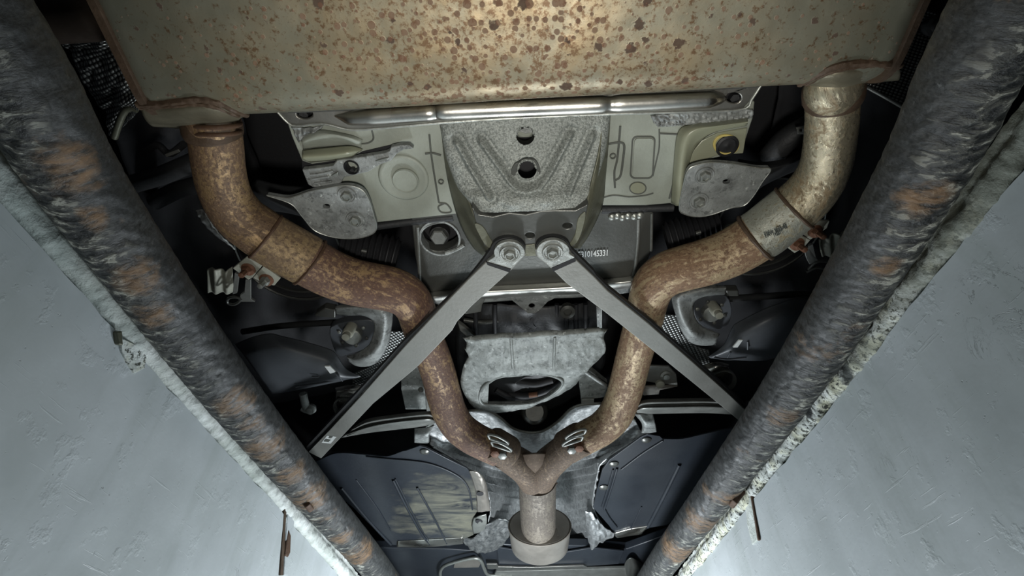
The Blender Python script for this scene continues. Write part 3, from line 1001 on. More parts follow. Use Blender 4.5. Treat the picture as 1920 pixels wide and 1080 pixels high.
# face sheet with real holes: a fine grid whose cells over the holes are left out
def holed_sheet(name, rows, h, n, m, mat, parent, holes, disp, thick):
    rs = [resample([(p[0], p[1], p[2] if len(p) > 2 else h) for p in r], n, True) for r in rows]
    bm = bmesh.new()
    kk = math.ceil((m - 1) / (len(rs) - 1))
    cols = [dense([r[i] for r in rs], kk, False, True) for i in range(n)]
    vs = {}

    def snap(x, y):
        for cx, cy, r in holes:
            q = math.hypot(x - cx, y - cy)
            if q < r * 1.16 and q > r * 0.78:
                return cx + (x - cx) * r / q, cy + (y - cy) * r / q
        return x, y
    grid = []
    for i in range(n):
        line = []
        for (x, y, z) in cols[i]:
            x2, y2 = snap(x, y)
            line.append((x2, y2, z))
        grid.append(line)

    def V(i, j):
        if (i, j) not in vs:
            x, y, z = grid[i][j]
            vs[(i, j)] = bm.verts.new(P(x, y, z) + Vector((0, 0, disp(i / n, j / len(grid[0]), x, y))))
        return vs[(i, j)]
    for i in range(n - 1):
        for j in range(len(grid[0]) - 1):
            q = [(i, j), (i + 1, j), (i + 1, j + 1), (i, j + 1)]
            cx = sum(grid[a][b][0] for a, b in q) / 4
            cy = sum(grid[a][b][1] for a, b in q) / 4
            if any(math.hypot(cx - hx, cy - hy) < r * 0.95 for hx, hy, r in holes):
                continue
            bm.faces.new([V(a, b) for a, b in q])
    bm.normal_update()
    if sum(f.normal.z for f in bm.faces) > 0:
        bmesh.ops.reverse_faces(bm, faces=bm.faces)
    o = link(name, bm, mat, parent, recalc=False, sharp=60)
    md = o.modifiers.new('solid', 'SOLIDIFY')
    md.thickness, md.offset = thick, -1
    return o


holed_sheet('bracket_face', [[(827, 222, .86), (836, 224, .835), (985, 215, .825), (1132, 210, .835), (1144, 210, .86)],
                             [(835, 285, .84), (848, 287, .815), (985, 280, .808), (1122, 275, .815), (1137, 278, .84)],
                             [(856, 345, .82), (868, 346, .795), (985, 338, .785), (1108, 335, .795), (1120, 338, .815)],
                             [(874, 372, .80), (886, 372, .775), (988, 372, .765), (1098, 366, .775), (1108, 362, .795)],
                             [(886, 388, .785), (905, 398, .765), (990, 396, .757), (1082, 390, .765), (1101, 380, .785)]],
            .8, 120, 80, M['grit'], tb, [(985, 254, 17.5), (988.5, 317, 18)], tb_disp, 0.003)
# worn patch round the lower hole
ring = slab('worn_patch', dense([(958, 326), (963, 310), (972, 304), (984, 298), (1003, 300), (1013, 317), (1010, 335), (1000, 345), (985, 350), (968, 344)], 4, True), .7925, 0.003, M['carrier'], tb, holes=[ring_px(988.5, 317, 18.5, 18.5, 24)], bev=0.001)
# dark tubes behind the holes
for hx, hy, hh in ((985, 254, .82), (988, 317, .80)):
    rr1 = px2m(19, hx, hy, hh)
    link('hole_sleeve', lathe_bm(P(hx, hy, hh + .004), (0, .35, 1), [(rr1, 0), (rr1, .05), (0, .05)], 28, open0=True), M['void'], tb)
slab('pale_glint_plate', [(972, 246), (985, 239), (998, 242), (999, 249), (985, 251)], .845, .003, M['galv'], tb, bev=.001)
# side flanges
loft('side_flange', [[(826, 232, .862), (833, 300, .86), (844, 360, .858), (862, 420, .855), (885, 462, .85), (905, 480, .84)],
                     [(836, 240, .84), (846, 310, .822), (868, 365, .80), (880, 400, .785), (896, 440, .78), (912, 474, .775)],
                     [(842, 242, .832), (853, 310, .81), (876, 372, .785), (888, 404, .765), (908, 446, .757), (922, 470, .755)]], .8, 40, 12, M['flange'], tb)
loft('side_flange', [[(1145, 214, .862), (1142, 262, .86), (1136, 330, .858), (1130, 385, .855), (1108, 435, .85), (1088, 466, .84)],
                     [(1136, 225, .84), (1132, 280, .825), (1120, 335, .80), (1112, 385, .785), (1096, 432, .78), (1080, 466, .775)],
                     [(1130, 228, .832), (1124, 285, .81), (1110, 340, .79), (1100, 385, .765), (1085, 430, .757), (1068, 464, .755)]], .8, 40, 12, M['flange'], tb)
# lower dark face with two small holes
slab('lower_face', [(884, 388), (898, 402), (924, 406), (955, 399), (986, 402), (1017, 395), (1040, 394), (1079, 394), (1104, 382), (1100, 400), (1092, 438), (1078, 463), (1062, 470), (985, 482), (930, 474), (908, 462), (890, 412)],
     .757, 0.02, M['carrier'], tb, holes=[ring_px(994, 442, 8.5, 5, 16), ring_px(1064, 424, 8.5, 5, 16)], bev=.003)
slab('stained_corner', dense([(890, 420), (905, 425), (918, 445), (930, 468), (912, 462), (898, 440)], 3, True), .7555, .003, M['flange'], tb, bev=.001)
slab('stained_corner', dense([(1098, 398), (1094, 425), (1082, 455), (1066, 462), (1078, 440), (1084, 410)], 3, True), .7555, .003, M['flange'], tb, bev=.001)
slab('stained_corner', [(985, 460), (1003, 458), (1006, 480), (984, 481)], .7555, .003, M['flange'], tb, bev=.001)

# ------------------------------------------------------------------ polished crossbar
cbz = .825
xb = thing('crossbar', 'polished pressed-steel crossbar with a half-round tube, just under the muffler', 'brace', P(980, 205, cbz))
slab('bar_plate', [(512, 204), (700, 196), (830, 188), (960, 180), (1240, 164), (1434, 152), (1428, 158), (1410, 186), (1392, 206), (1285, 211), (1135, 215), (960, 223), (830, 231), (705, 242), (655, 244), (632, 238), (605, 233), (580, 236), (555, 237), (540, 231), (520, 211)], cbz, .006, M['barsteel'], xb, bev=.0025,
     holes=[ring_px(571, 214, 15, 9, 20), ring_px(1376, 184, 14, 10, 20)])
tube('bar_tube', [(628, 217, 4, .826), (655, 222, 26, .822), (700, 219, 33, .818), (808, 211, 34, .817), (818, 210, 30, .819), (830, 209, 34, .817), (960, 203, 35, .817), (1128, 196, 35, .817), (1143, 195, 30, .819), (1160, 194, 34, .817), (1330, 186, 33, .818), (1352, 185, 20, .823), (1362, 185, 4, .828)], M['polish'], xb, n=120, seg=28, straight=True)
rod('rolled_edge', [(520, 209, cbz), (540, 230, cbz), (556, 236, cbz), (605, 232, cbz), (655, 243, cbz), (705, 241, cbz), (830, 230, cbz), (960, 222, cbz), (1135, 214, cbz), (1285, 210, cbz), (1391, 205, cbz), (1410, 185, cbz), (1429, 156, cbz)], .0022, M['zinc'], xb, n=100, seg=8)
for hx, hy in ((571, 214), (1376, 184)):
    rr1 = px2m(17, hx, hy, cbz)
    link('bolt_recess', lathe_bm(P(hx, hy, cbz + .004), (0, .2, 1), [(rr1, 0), (rr1, .02), (0, .02)], 24, open0=True), M['void'], xb)
    link('bolt_head', lathe_bm(P(hx, hy, cbz + .016), (0, .2, 1), [(0, -.006), (rr1 * .55, -.006), (rr1 * .55, .01), (0, .01)], 6), M['sooty'], xb)
slab('upper_flange', [(540, 206), (700, 199), (830, 191), (960, 183), (1240, 167), (1425, 157), (1425, 164), (1130, 182), (830, 197), (640, 209), (540, 213)], .822, .004, M['carrier'], xb, bev=.001)

# ------------------------------------------------------------------ lobed brackets with two bolts each
def lobe(poly, bolts, hole, label, arm, side):
    t = thing('lobed_mount', label, 'bracket', P(*bolts[0], .84), 'lobed mounts on the floor panel')
    slab('mount_plate', poly, .842, .010, M['galv'], t, holes=[ring_px(hole[0], hole[1], 7, 4.5, 14)], bev=.0028, sm=4)
    edge = dense(poly, 6, True)
    low = [p for p in edge + edge[:1]]
    rod('halo_rim', [(x, y, .843) for x, y in low], .0014, M['zinc'], t, n=120, seg=6)  # pale edge halo built as a thin zinc rod round the plate
    for b in bolts:
        bolt(b[0], b[1], .842, 18, t, M['galv'], M['zinc'])
    loft('mount_arm', [[(x, y, z + .03) for x, y, z in r] for r in arm], .85, 24, 14, M['sooty'], t, thick=.004)
    return t


lobe([(500, 366), (540, 371), (577, 360), (615, 352), (652, 348), (677, 355), (690, 372), (700, 402), (706, 427), (695, 440), (665, 447), (627, 445), (590, 432), (566, 405), (545, 382)], [(651, 366), (667, 412)], (612, 387),
     'lobed two-bolt mount plate to the left of the tapered bracket',
     [[(480, 335, .90), (520, 345, .88), (570, 350, .86), (620, 350, .85)], [(470, 360, .88), (500, 368, .86), (540, 373, .845), (580, 362, .84)], [(500, 395, .93), (540, 400, .90), (575, 410, .86), (590, 425, .85)]], -1)
lobe([(1283, 340), (1292, 317), (1310, 309), (1335, 305), (1372, 307), (1422, 315), (1445, 317), (1430, 340), (1412, 368), (1395, 385), (1370, 390), (1335, 402), (1310, 406), (1285, 402), (1274, 390)], [(1321, 329), (1310, 377)], (1362, 341),
     'lobed two-bolt mount plate to the right of the tapered bracket',
     [[(1385, 298, .86), (1420, 303, .88), (1460, 300, .9), (1510, 285, .93)], [(1400, 313, .845), (1440, 318, .85), (1480, 308, .87), (1515, 292, .9)], [(1405, 372, .86), (1430, 350, .88), (1470, 330, .91), (1515, 312, .94)]], 1)

# ------------------------------------------------------------------ rear axle carrier
ac = thing('axle_carrier', 'wide dark steel axle carrier plate with a bright rolled lower edge and printed serial number', 'axle carrier', P(1000, 500, .87))
slab('carrier_plate', [(770, 408), (860, 398), (1000, 396), (1120, 394), (1225, 396), (1222, 470), (1205, 520), (1120, 536), (1000, 543), (900, 548), (815, 553), (790, 540), (778, 480)], .880, .03, M['carrier'], ac, bev=.004, holes=[ring_px(825, 446, 36, 25, 28, -.1)])
loft('rolled_edge', [[(800, 548, .880), (900, 537, .880), (1000, 532, .880), (1100, 526, .880), (1215, 514, .880)],
                     [(803, 554, .863), (900, 544, .863), (1000, 539, .863), (1100, 533, .863), (1212, 519, .863)],
                     [(806, 558, .853), (900, 548, .853), (1000, 543, .853), (1100, 537, .853), (1208, 525, .853)],
                     [(812, 566, .856), (900, 557, .856), (1000, 552, .856), (1100, 547, .856), (1200, 535, .856)],
                     [(818, 570, .882), (900, 562, .880), (1000, 556, .880), (1100, 552, .880), (1196, 540, .882)]], .87, 60, 24, M['roll'], ac, thick=.004)
loft('lower_flange', [[(818, 562), (900, 555), (1000, 549), (1100, 545), (1190, 536)], [(822, 575), (900, 568), (1000, 561), (1100, 557), (1190, 548)]], .878, 30, 8, M['galv'], ac)
slab('scalloped_flange', [(880, 565), (935, 556), (957, 561), (977, 577), (990, 588), (1003, 588), (1014, 580), (1027, 566), (1045, 557), (1130, 552), (1130, 545), (1000, 548), (880, 557)], .872, .005, M['galv'], ac, bev=.001, holes=[ring_px(997, 574, 6, 5, 14)])
slab('scalloped_flange', [(868, 560), (912, 558), (904, 572), (902, 585), (872, 590), (862, 575)], .874, .006, M['beam'], ac, bev=.002)
c = P(825, 446, .88)
rb = px2m(38, 825, 446, .88)
link('bushing_bore', lathe_bm(c, (0, .15, 1), [(rb, -.002), (rb, .05), (0, .05)], 36, 1.0, open0=True), M['rubber'], ac)
link('bore_rim', lathe_bm(c, (0, -.15, -1), [(rb * 1.02, -.006), (rb * 1.02, .004), (rb * .93, .004), (rb * .90, -.02), (rb * 1.0, -.02)], 40, ring=True), M['galv'], ac)
bw = link('bolt', lathe_bm(P(824, 441, .905), (0, -.25, -1), [(.021, -.02), (.021, .004), (.017, .006), (0, .006)], 28), M['sooty'], ac)
link('bolt_head', lathe_bm(P(824, 440, .90), (0, -.25, -1), [(.018, 0), (.018, .014), (.015, .017), (0, .017)], 6), M['beam'], bw, sharp=20)
bead([(835, 474), (848, 470), (860, 465), (870, 459)], .0045, .876, M['boss'], ac, 'weld_bead')
for i, (x, y) in enumerate(((1148, 407), (1158, 405), (1168, 408), (1178, 405), (1190, 406), (1200, 404))):
    link('weld_blob', lathe_bm(P(x, y, .877), (0.1, -.1, -1), [(.008, -.003), (.0075, .002), (.004, .005), (0, .006)], 12), M['zinc'], ac)
rod('side_step', [(1197, 410, .878), (1196, 450, .878), (1191, 500, .878), (1186, 520, .878)], .004, M['beam'], ac)
rod('side_step', [(1222, 400, .878), (1221, 470, .878)], .003, M['beam'], ac)
rod('side_step', [(783, 425, .878), (785, 470, .878), (788, 540, .878)], .004, M['beam'], ac)


def text(body, px, py, hpx, h, rot, mat, parent, name, sq=1.0):
    cu = bpy.data.curves.new(name, 'FONT')
    cu.body = body
    cu.size = px2m(hpx / 0.7, px, py, h)
    cu.align_x, cu.align_y = 'LEFT', 'CENTER'
    cu.extrude = 0.0004
    cu.offset = 0.0004
    cu.materials.append(mat)
    o = bpy.data.objects.new(name, cu)
    COL.objects.link(o)
    o.parent = parent
    o.location = P(px, py, h) - total_loc(parent)
    o.rotation_euler = (math.pi, 0, rot)
    o.scale = (sq, 1.25, 1)
    bpy.context.view_layer.update()
    me = bpy.data.meshes.new_from_object(o)          # flat lettering turned into a mesh part
    q = bpy.data.objects.new(name, me)
    COL.objects.link(q)
    q.parent, q.location, q.rotation_euler, q.scale = parent, o.location, o.rotation_euler, o.scale
    bpy.data.objects.remove(o)
    return q


text('7215310145331', 1066, 479, 11.5, .8785, R(-4), M['chalk'], ac, 'serial_number', .70)

# ================================================================== MUFFLER WITH ITS TWO REAR PIPES
mf = thing('muffler', 'large rust-spotted rear muffler with two long bent exhaust pipes', 'exhaust', P(960, 90, .8))
FRONT = [(225, 206), (262, 214), (340, 214), (460, 213), (700, 203), (830, 195), (960, 187), (1240, 171), (1510, 157), (1690, 149), (1730, 147)]
RF, ZB, ZT = 0.055, 0.705, 0.90


def front_y(n):
    return resample([(x, y, 0.0) for x, y in FRONT], n, True)


xl, xr = P(262, 205, ZB).x, P(1690, 125, ZB).x


def muffler_section(x, infl=0.0, inset=0.0):
    """y/z outline of the shell at the world x"""
    # silhouette row at this x
    best = None
    for a, b in zip(_sil, _sil[1:]):
        if a.x <= x <= b.x or best is None:
            t = (x - a.x) / (b.x - a.x)
            best = a.y + (b.y - a.y) * t
    yf = best - 0.9 * RF - inset + infl
    y0 = -0.32 + inset - infl
    zb = ZB + inset - infl
    zt = ZT - inset + infl
    r = RF
    out = []
    for cx, cz, a0 in ((yf, zb + r, -90), (yf, zt - r, 0), (y0 + r, zt - r, 90), (y0 + r, zb + r, 180)):
        for i in range(9):
            a = R(a0 + 90 * i / 8)
            out.append((cx + r * math.cos(a), cz + r * math.sin(a)))
    # extra points along the long bottom
    return out


_sil = [P(x, y, .737) for x, y, _ in resample([(x, y, 0.0) for x, y in FRONT], 60, True)]


def shell_bm(stations, close=True):
    bm = bmesh.new()
    rings = []
    for x, infl, inset in stations:
        sec = muffler_section(x, infl, inset)
        ring = []
        # refine long straight runs
        for k in range(len(sec)):
            a, b = sec[k], sec[(k + 1) % len(sec)]
            n = max(1, int(math.hypot(b[0] - a[0], b[1] - a[1]) / 0.03))
            ring.append((sec[k], n))
        rings.append((x, ring))
    counts = [max(r[1][k][1] for r in rings) for k in range(36)]
    vr = []
    for x, ring in rings:
        line = []
        for k in range(36):
            a, b = ring[k][0], ring[(k + 1) % 36][0]
            for q in range(counts[k]):
                t = q / counts[k]
                y, z = a[0] + (b[0] - a[0]) * t, a[1] + (b[1] - a[1]) * t
                dz = 0.0025 * mn.noise(Vector((x * 5, y * 5, 2)))
                line.append(bm.verts.new((x, y, CZ + z - SL * y + dz)))
        vr.append(line)
    n = len(vr[0])
    for a, b in zip(vr, vr[1:]):
        for j in range(n):
            bm.faces.new((a[j], a[(j + 1) % n], b[(j + 1) % n], b[j]))
    if close:
        bm.faces.new(vr[0])
        bm.faces.new(vr[-1][::-1])
    return bm


st = [(xl + 0.004, 0, 0.012), (xl + 0.012, 0, 0.003), (xl + 0.02, 0, 0)]
nx = 60
st += [(xl + 0.03 + (xr - xl - 0.06) * i / nx, 0, 0) for i in range(nx + 1)]
st += [(xr - 0.02, 0, 0), (xr - 0.012, 0, 0.003), (xr - 0.004, 0, 0.012)]
link('muffler_shell', shell_bm(st), M['muffler'], mf, sharp=50)
link('end_seam', shell_bm([(xl - 0.004, 0, 0.014), (xl - .002, 0, 0.004), (xl + 0.002, .0022, 0), (xl + 0.012, .0022, 0), (xl + .014, 0, .001)]), M['rustband'], mf, sharp=50)
link('end_seam', shell_bm([(xr + 0.004, 0, 0.014), (xr + .002, 0, 0.004), (xr - 0.002, .0022, 0), (xr - 0.010, .0022, 0), (xr - .012, 0, .001)][::-1]), M['rustband'], mf, sharp=50)

# inlet pads: pressed noses at the front corners, with rusty weld seams round them
loft('inlet_nose', [[(262, 200, .718), (310, 196, .715), (370, 190, .712), (412, 198, .715), (458, 214, .735)],
                    [(268, 216, .725), (312, 212, .715), (370, 206, .708), (410, 210, .715), (456, 219, .742)],
                    [(275, 228, .745), (315, 228, .735), (368, 224, .730), (410, 226, .738), (450, 223, .758)],
                    [(284, 236, .790), (318, 238, .785), (365, 240, .782), (415, 236, .785), (448, 226, .800)],
                    [(290, 238, .84), (320, 240, .84), (365, 243, .84), (415, 238, .84), (446, 228, .84)]], .75, 40, 28, M['nose'], mf, thick=.004)
loft('inlet_nose', [[(1502, 158, .735), (1540, 138, .715), (1585, 124, .712), (1630, 120, .715), (1686, 122, .718)],
                    [(1505, 160, .745), (1545, 150, .718), (1585, 142, .708), (1632, 136, .715), (1688, 134, .722)],
                    [(1510, 160, .765), (1545, 160, .735), (1585, 160, .730), (1635, 148, .735), (1688, 142, .742)],
                    [(1515, 161, .80), (1545, 168, .782), (1585, 172, .782), (1632, 156, .785), (1686, 150, .79)],
                    [(1518, 161, .84), (1545, 170, .84), (1585, 174, .84), (1630, 157, .84), (1684, 151, .84)]], .75, 40, 28, M['nose'], mf, thick=.004)
for pts, w in (([(258, 196, .712), (300, 194, .710), (340, 189, .708), (375, 186, .707), (410, 193, .709), (440, 206, .720), (462, 215, .742)], .0052),
               ([(262, 202, .714), (310, 199, .712), (365, 195, .709), (405, 201, .712), (448, 217, .735)], .0036),
               ([(1500, 157, .742), (1522, 145, .722), (1550, 130, .710), (1580, 121, .707), (1620, 117, .708), (1690, 121, .713)], .0052),
               ([(1512, 158, .735), (1545, 139, .714), (1582, 128, .709), (1630, 123, .711), (1686, 126, .715)], .0036)):
    d = resample([tuple(p) for p in pts], 60, True)
    ws = [P(*p) for p in d]
    link('weld_seam', sweep_bm(ws, [w] * len(ws), 10, True, rfun=lambda l, a, i: .0012 * mn.noise(Vector((l * 130, a, 1)))), M['rustband'], mf)
for px, py, rx in ((330, 181, 15), (362, 180, 10)):
    pass

# collars where pipes leave the noses
tube('collar', [(398, 214, 96, .80), (398, 226, 104, .80), (398, 240, 106, .80), (399, 247, 104, .80), (401, 254, 97, .80)], M['rustband'], mf, n=26, seg=40, rough=.0012)
tube('collar', [(1562, 150, 96, .79), (1562, 165, 104, .79), (1562, 178, 104, .79), (1562, 186, 101, .79), (1561, 198, 91, .79)], M['rustband'], mf, n=26, seg=40, rough=.0010)
tube('inlet_stub', [(395, 206, 86, .80), (395, 219, 92, .795), (397, 232, 96, .795), (398, 240, 92, .80)], M['elbow_l'], mf, n=16, seg=40)
tube('inlet_stub', [(1563, 138, 84, .78), (1563, 150, 94, .775), (1562, 166, 98, .78), (1562, 182, 90, .785)], M['elbow_r'], mf, n=16, seg=40)
for yy, xx, w in ((246, 399, 104), (236, 398, 107)):
    d = [(xx - w / 2 * math.cos(a), yy + 7 * math.sin(a) - (0 if yy > 240 else 4) + 0 * a, .80 - .052 * math.sin(a)) for a in [math.pi * i / 24 for i in range(25)]]
    rod('weld_ring', d, .0035, M['rust'], mf, n=40)

# the left and right pipes; sections end to end, joints as weld rings
HL = .80
tube('elbow_pipe', [(402, 244, 94, .80), (406, 275, 93, .80), (410, 310, 91, .80), (417, 345, 90, .80), (431, 380, 90, .80), (454, 410, 92, .80), (480, 430, 94, .80), (503, 446, 95, .80)], M['elbow_l'], mf, n=70, seg=44)
tube('pipe_sleeve', [(496, 442, 97, .80), (520, 457, 98, .80), (550, 474, 98, .80), (578, 490, 97, .80)], M['sleeve_l'], mf, n=24, seg=44)
tube('lower_pipe', [(570, 486, 93, .80), (595, 500, 92, .80), (625, 515, 90, .80), (660, 528, 88, .80), (700, 536, 86, .80), (735, 543, 84, .80), (762, 556, 80, .802), (778, 577, 74, .806), (786, 602, 70, .812), (797, 635, 68, .82), (810, 665, 66, .825), (822, 700, 65, .825), (831, 735, 65, .82), (842, 770, 64, .81), (860, 800, 62, .80), (885, 820, 61, .79), (912, 834, 60, .785), (935, 845, 59, .78)], M['lower_l'], mf, n=150, seg=44)
tube('elbow_pipe', [(1560, 190, 90, .79), (1559, 230, 89, .79), (1555, 270, 88, .79), (1549, 305, 88, .79), (1537, 335, 90, .79), (1520, 360, 92, .79), (1497, 384, 94, .79), (1480, 397, 95, .79)], M['elbow_r'], mf, n=70, seg=44)
tube('pipe_sleeve', [(1490, 389, 98, .79), (1462, 411, 98, .79), (1435, 433, 98, .79), (1418, 444, 97, .79)], M['sleeve_r'], mf, n=24, seg=44)
tube('lower_pipe', [(1426, 440, 93, .79), (1400, 457, 92, .79), (1365, 476, 90, .79), (1325, 491, 88, .79), (1285, 502, 86, .792), (1252, 513, 84, .796), (1228, 532, 80, .80), (1217, 558, 74, .806), (1210, 590, 70, .815), (1199, 630, 68, .82), (1188, 670, 66, .825), (1178, 710, 65, .825), (1168, 745, 64, .82), (1153, 778, 64, .81), (1130, 802, 62, .80), (1100, 819, 61, .79), (1075, 832, 60, .785)], M['lower_r'], mf, n=150, seg=44)


def joint_ring(cx, cy, dx, dy, w, h, mat, rad=.003, name='weld_ring'):
    """a bead round a pipe at the pixel (cx, cy), pipe running along (dx, dy) in the picture"""
    c = P(cx, cy, h)
    ax = (P(cx + dx, cy + dy, h) - c).normalized()
    r = px2m(w / 2, cx, cy, h)
    a1 = Vector((0, 0, 1))
    a1 = (a1 - ax * a1.dot(ax)).normalized()
    a2 = ax.cross(a1)
    n = 48
    bm = bmesh.new()
    rings = []
    for i in range(n):
        a = 2 * math.pi * i / n
        d = a1 * math.cos(a) + a2 * math.sin(a)
        q = rad * (1 + .35 * mn.noise(d * 4 + c * 9))
        rings.append([bm.verts.new(c + d * (r + math.cos(b) * q) + ax * math.sin(b) * q) for b in [2 * math.pi * k / 8 for k in range(8)]])
    for i in range(n):
        for k in range(8):
            bm.faces.new((rings[i][k], rings[i][(k + 1) % 8], rings[(i + 1) % n][(k + 1) % 8], rings[(i + 1) % n][k]))
    link(name, bm, mat, mf)


joint_ring(498, 443, 26, 17, 96, .80, M['rust'])
joint_ring(581, 492, 26, 17, 96, .80, M['rust'])
joint_ring(1489, 390, -26, 20, 97, .79, M['rustband'], .0032)
joint_ring(1416, 446, -26, 18, 96, .79, M['rustband'], .0040)
# notch in the left sleeve
slab('notch', dense([(528, 503), (540, 507), (560, 517), (570, 514), (566, 525), (556, 528), (542, 520)], 3, True), .782, .02, M['rust'], mf, bev=.001)
link('rivet', lathe_bm(P(1446, 461, .76), (0, -.2, -1), [(.006, -.006), (.006, .0), (.004, .003), (0, .004)], 14), M['sooty'], mf)
text('BMW M32-45', 1434, 443, 8, .738, R(-36), M['ink'], mf, 'stamped_print', .62)
text('182571', 1450, 442, 6.5, .741, R(-36), M['ink'], mf, 'stamped_print', .62)
# long crease lines along the left pipe
# tail pipe stub, upper left
tube('tail_pipe', [(205, 20, 95, .80), (165, 28, 92, .80), (120, 32, 90, .80), (60, 36, 90, .80)], plain('brown_black_tailpipe', (0.06, 0.045, 0.035), 0.45, 0.5), mf, n=20)

# ------------------------------------------------------------------ Y-pipe in front
yp = thing('y_pipe', 'short rusty Y-shaped exhaust junction leading into an oval pipe end', 'exhaust', P(1008, 930, .78))
tube('branch_pipe', [(944, 850, 56, .78), (962, 862, 57, .78), (985, 878, 60, .78), (1002, 898, 62, .78)], M['front_l'], yp, n=26)
tube('branch_pipe', [(1066, 838, 56, .78), (1048, 852, 57, .78), (1026, 872, 60, .78), (1010, 896, 62, .78)], M['front_l'], yp, n=26)
loft('junction_web', [[(978, 852, .775), (1003, 850, .765), (1030, 850, .775)], [(972, 872, .765), (1005, 872, .752), (1040, 872, .765)], [(972, 892, .77), (1007, 894, .752), (1044, 892, .77)], [(975, 908, .775), (1008, 914, .757), (1043, 908, .775)]], .77, 24, 24, M['front_l'], yp)
tube('front_pipe', [(1008, 896, 72, .79), (1008, 912, 70, .79), (1008, 940, 68, .79), (1009, 975, 66, .79), (1010, 1004, 64, .79)], M['ypipe'], yp, n=40, seg=40)
joint2 = P(1008, 910, .79)
rod('weld_ring', [(973, 906, .785), (985, 911, .755), (1008, 914, .745), (1032, 911, .755), (1044, 906, .785)], .003, M['rust'], yp, n=30)
# oval can at the end
def oval_bm(prof, seg=56):
    bm = bmesh.new()
    rings = []
    for (px, py, a, b, h) in prof:
        c = P(px, py, h)
        ra = px2m(a, px, py, h)
        rings.append([bm.verts.new(c + Vector((math.cos(t) * ra, 0, math.sin(t) * b))) for t in [2 * math.pi * k / seg for k in range(seg)]])
    for a, b in zip(rings, rings[1:]):
        for j in range(seg):
            bm.faces.new((a[j], a[(j + 1) % seg], b[(j + 1) % seg], b[j]))
    bm.faces.new(rings[0][::-1])
    bm.faces.new(rings[-1])
    return bm


link('oval_can', oval_bm([(1012, 985, 50, .050, .79), (1012, 985, 56, .060, .79), (1012, 990, 58, .062, .79), (1012, 1012, 55, .062, .79), (1012, 1024, 53, .062, .79), (1012, 1026, 48, .056, .79)]), M['can'], yp, sharp=30)
d = [(1012 + 58 * math.cos(a), 986, 0) for a in (0,)]
c = P(1012, 986, .79)
ra = px2m(58, 1012, 986, .79)
bm = bmesh.new()
rr_ = []
for k in range(56):
    t = 2 * math.pi * k / 56
    q = c + Vector((math.cos(t) * ra, 0, math.sin(t) * .0615))
    o = Vector((math.cos(t), 0, math.sin(t)))
    rr_.append([bm.verts.new(q + o * .003 * math.cos(b) + Vector((0, 1, 0)) * .003 * math.sin(b)) for b in [math.pi / 3 * i for i in range(6)]])
for k in range(56):
    for b in range(6):
        bm.faces.new((rr_[k][b], rr_[k][(b + 1) % 6], rr_[(k + 1) % 56][(b + 1) % 6], rr_[(k + 1) % 56][b]))
link('can_rim', bm, M['ypipe'], yp)


# clamps on the two branches
def clamp(pts, label, flip):
    cx, cy = pts
    t = thing('pipe_clamp', label, 'clamp', P(cx, cy, .75), 'clamps on the exhaust branches')
    s = -1 if flip else 1
    dx, dy = 30 * s, 18
    band = [(cx - dx * .5 - 3 * s, cy - dy * .5, 62, .783), (cx, cy, 66, .783), (cx + dx * .5, cy + dy * .5, 62, .783)]
    tube('clamp_band', [(cx - dx * .55, cy - dy * .55 + 4, 60, .783), (cx - dx * .4, cy - dy * .4 + 4, 63, .783), (cx + dx * .4, cy + dy * .4 + 4, 63, .783), (cx + dx * .55, cy + dy * .55 + 4, 60, .783)], M['front_l'], t, n=14)
    for k in (0, 1):
        ox, oy = (-6 * s + k * 6 * s, -12 + k * 13)
        rod('wire_loop', [(cx + ox - 14 * s, cy + oy - 2, .735), (cx + ox - 16 * s, cy + oy - 9, .733), (cx + ox, cy + oy - 6, .73), (cx + ox + 18 * s, cy + oy + 4, .732), (cx + ox + 20 * s, cy + oy + 9, .735), (cx + ox + 4 * s, cy + oy + 4, .732), (cx + ox - 14 * s, cy + oy - 2, .735)], .0032, M['beam'], t, n=40)
    for q in ((-10 * s, 14), (4 * s, 18)):
        link('bolt_head', lathe_bm(P(cx + q[0], cy + q[1], .742), FACE, [(.012, -.01), (.012, .004), (.008, .006), (0, .006)], 6), M['rustbolt'] if q[0] * s < 0 else M['beam'], t)
        slab('bolt_lug', [(cx + q[0] - 9, cy + q[1] - 5), (cx + q[0] + 9, cy + q[1] - 2), (cx + q[0] + 8, cy + q[1] + 6), (cx + q[0] - 8, cy + q[1] + 4)], .745, .01, M['rustbolt'], t, bev=.002)


clamp((938, 836), 'wire-looped pipe clamp on the left branch of the Y-pipe', False)
clamp((1076, 826), 'wire-looped pipe clamp on the right branch of the Y-pipe', True)


# ------------------------------------------------------------------ diagonal brace straps
def strap(poly, boss, slot, label, pad, plate, sticker=None):
    t = thing('brace_strap', label, 'brace', P(*boss, .74), 'diagonal braces bolted under the tapered bracket')
    slab('strap_bar', poly, .742, .006, M['strap'], t, bev=.0018)
    slab('strap_backing', plate, .7475, .010, M['sooty'], t, bev=.0015)
    slab('strap_boss', pad, .735, .008, M['boss'], t, bev=.0018)
    bolt(boss[0], boss[1], .735, 20, t, M['boss'], M['zinc'], long=.35)
    slab('bend_slot', slot, .7405, .004, M['void'], t, bev=0)
    return t


def arc(cx, cy, rx, ry, a0, a1, n=12):
    return [(cx + rx * math.cos(R(a0 + (a1 - a0) * i / n)), cy + ry * math.sin(R(a0 + (a1 - a0) * i / n))) for i in range(n + 1)]


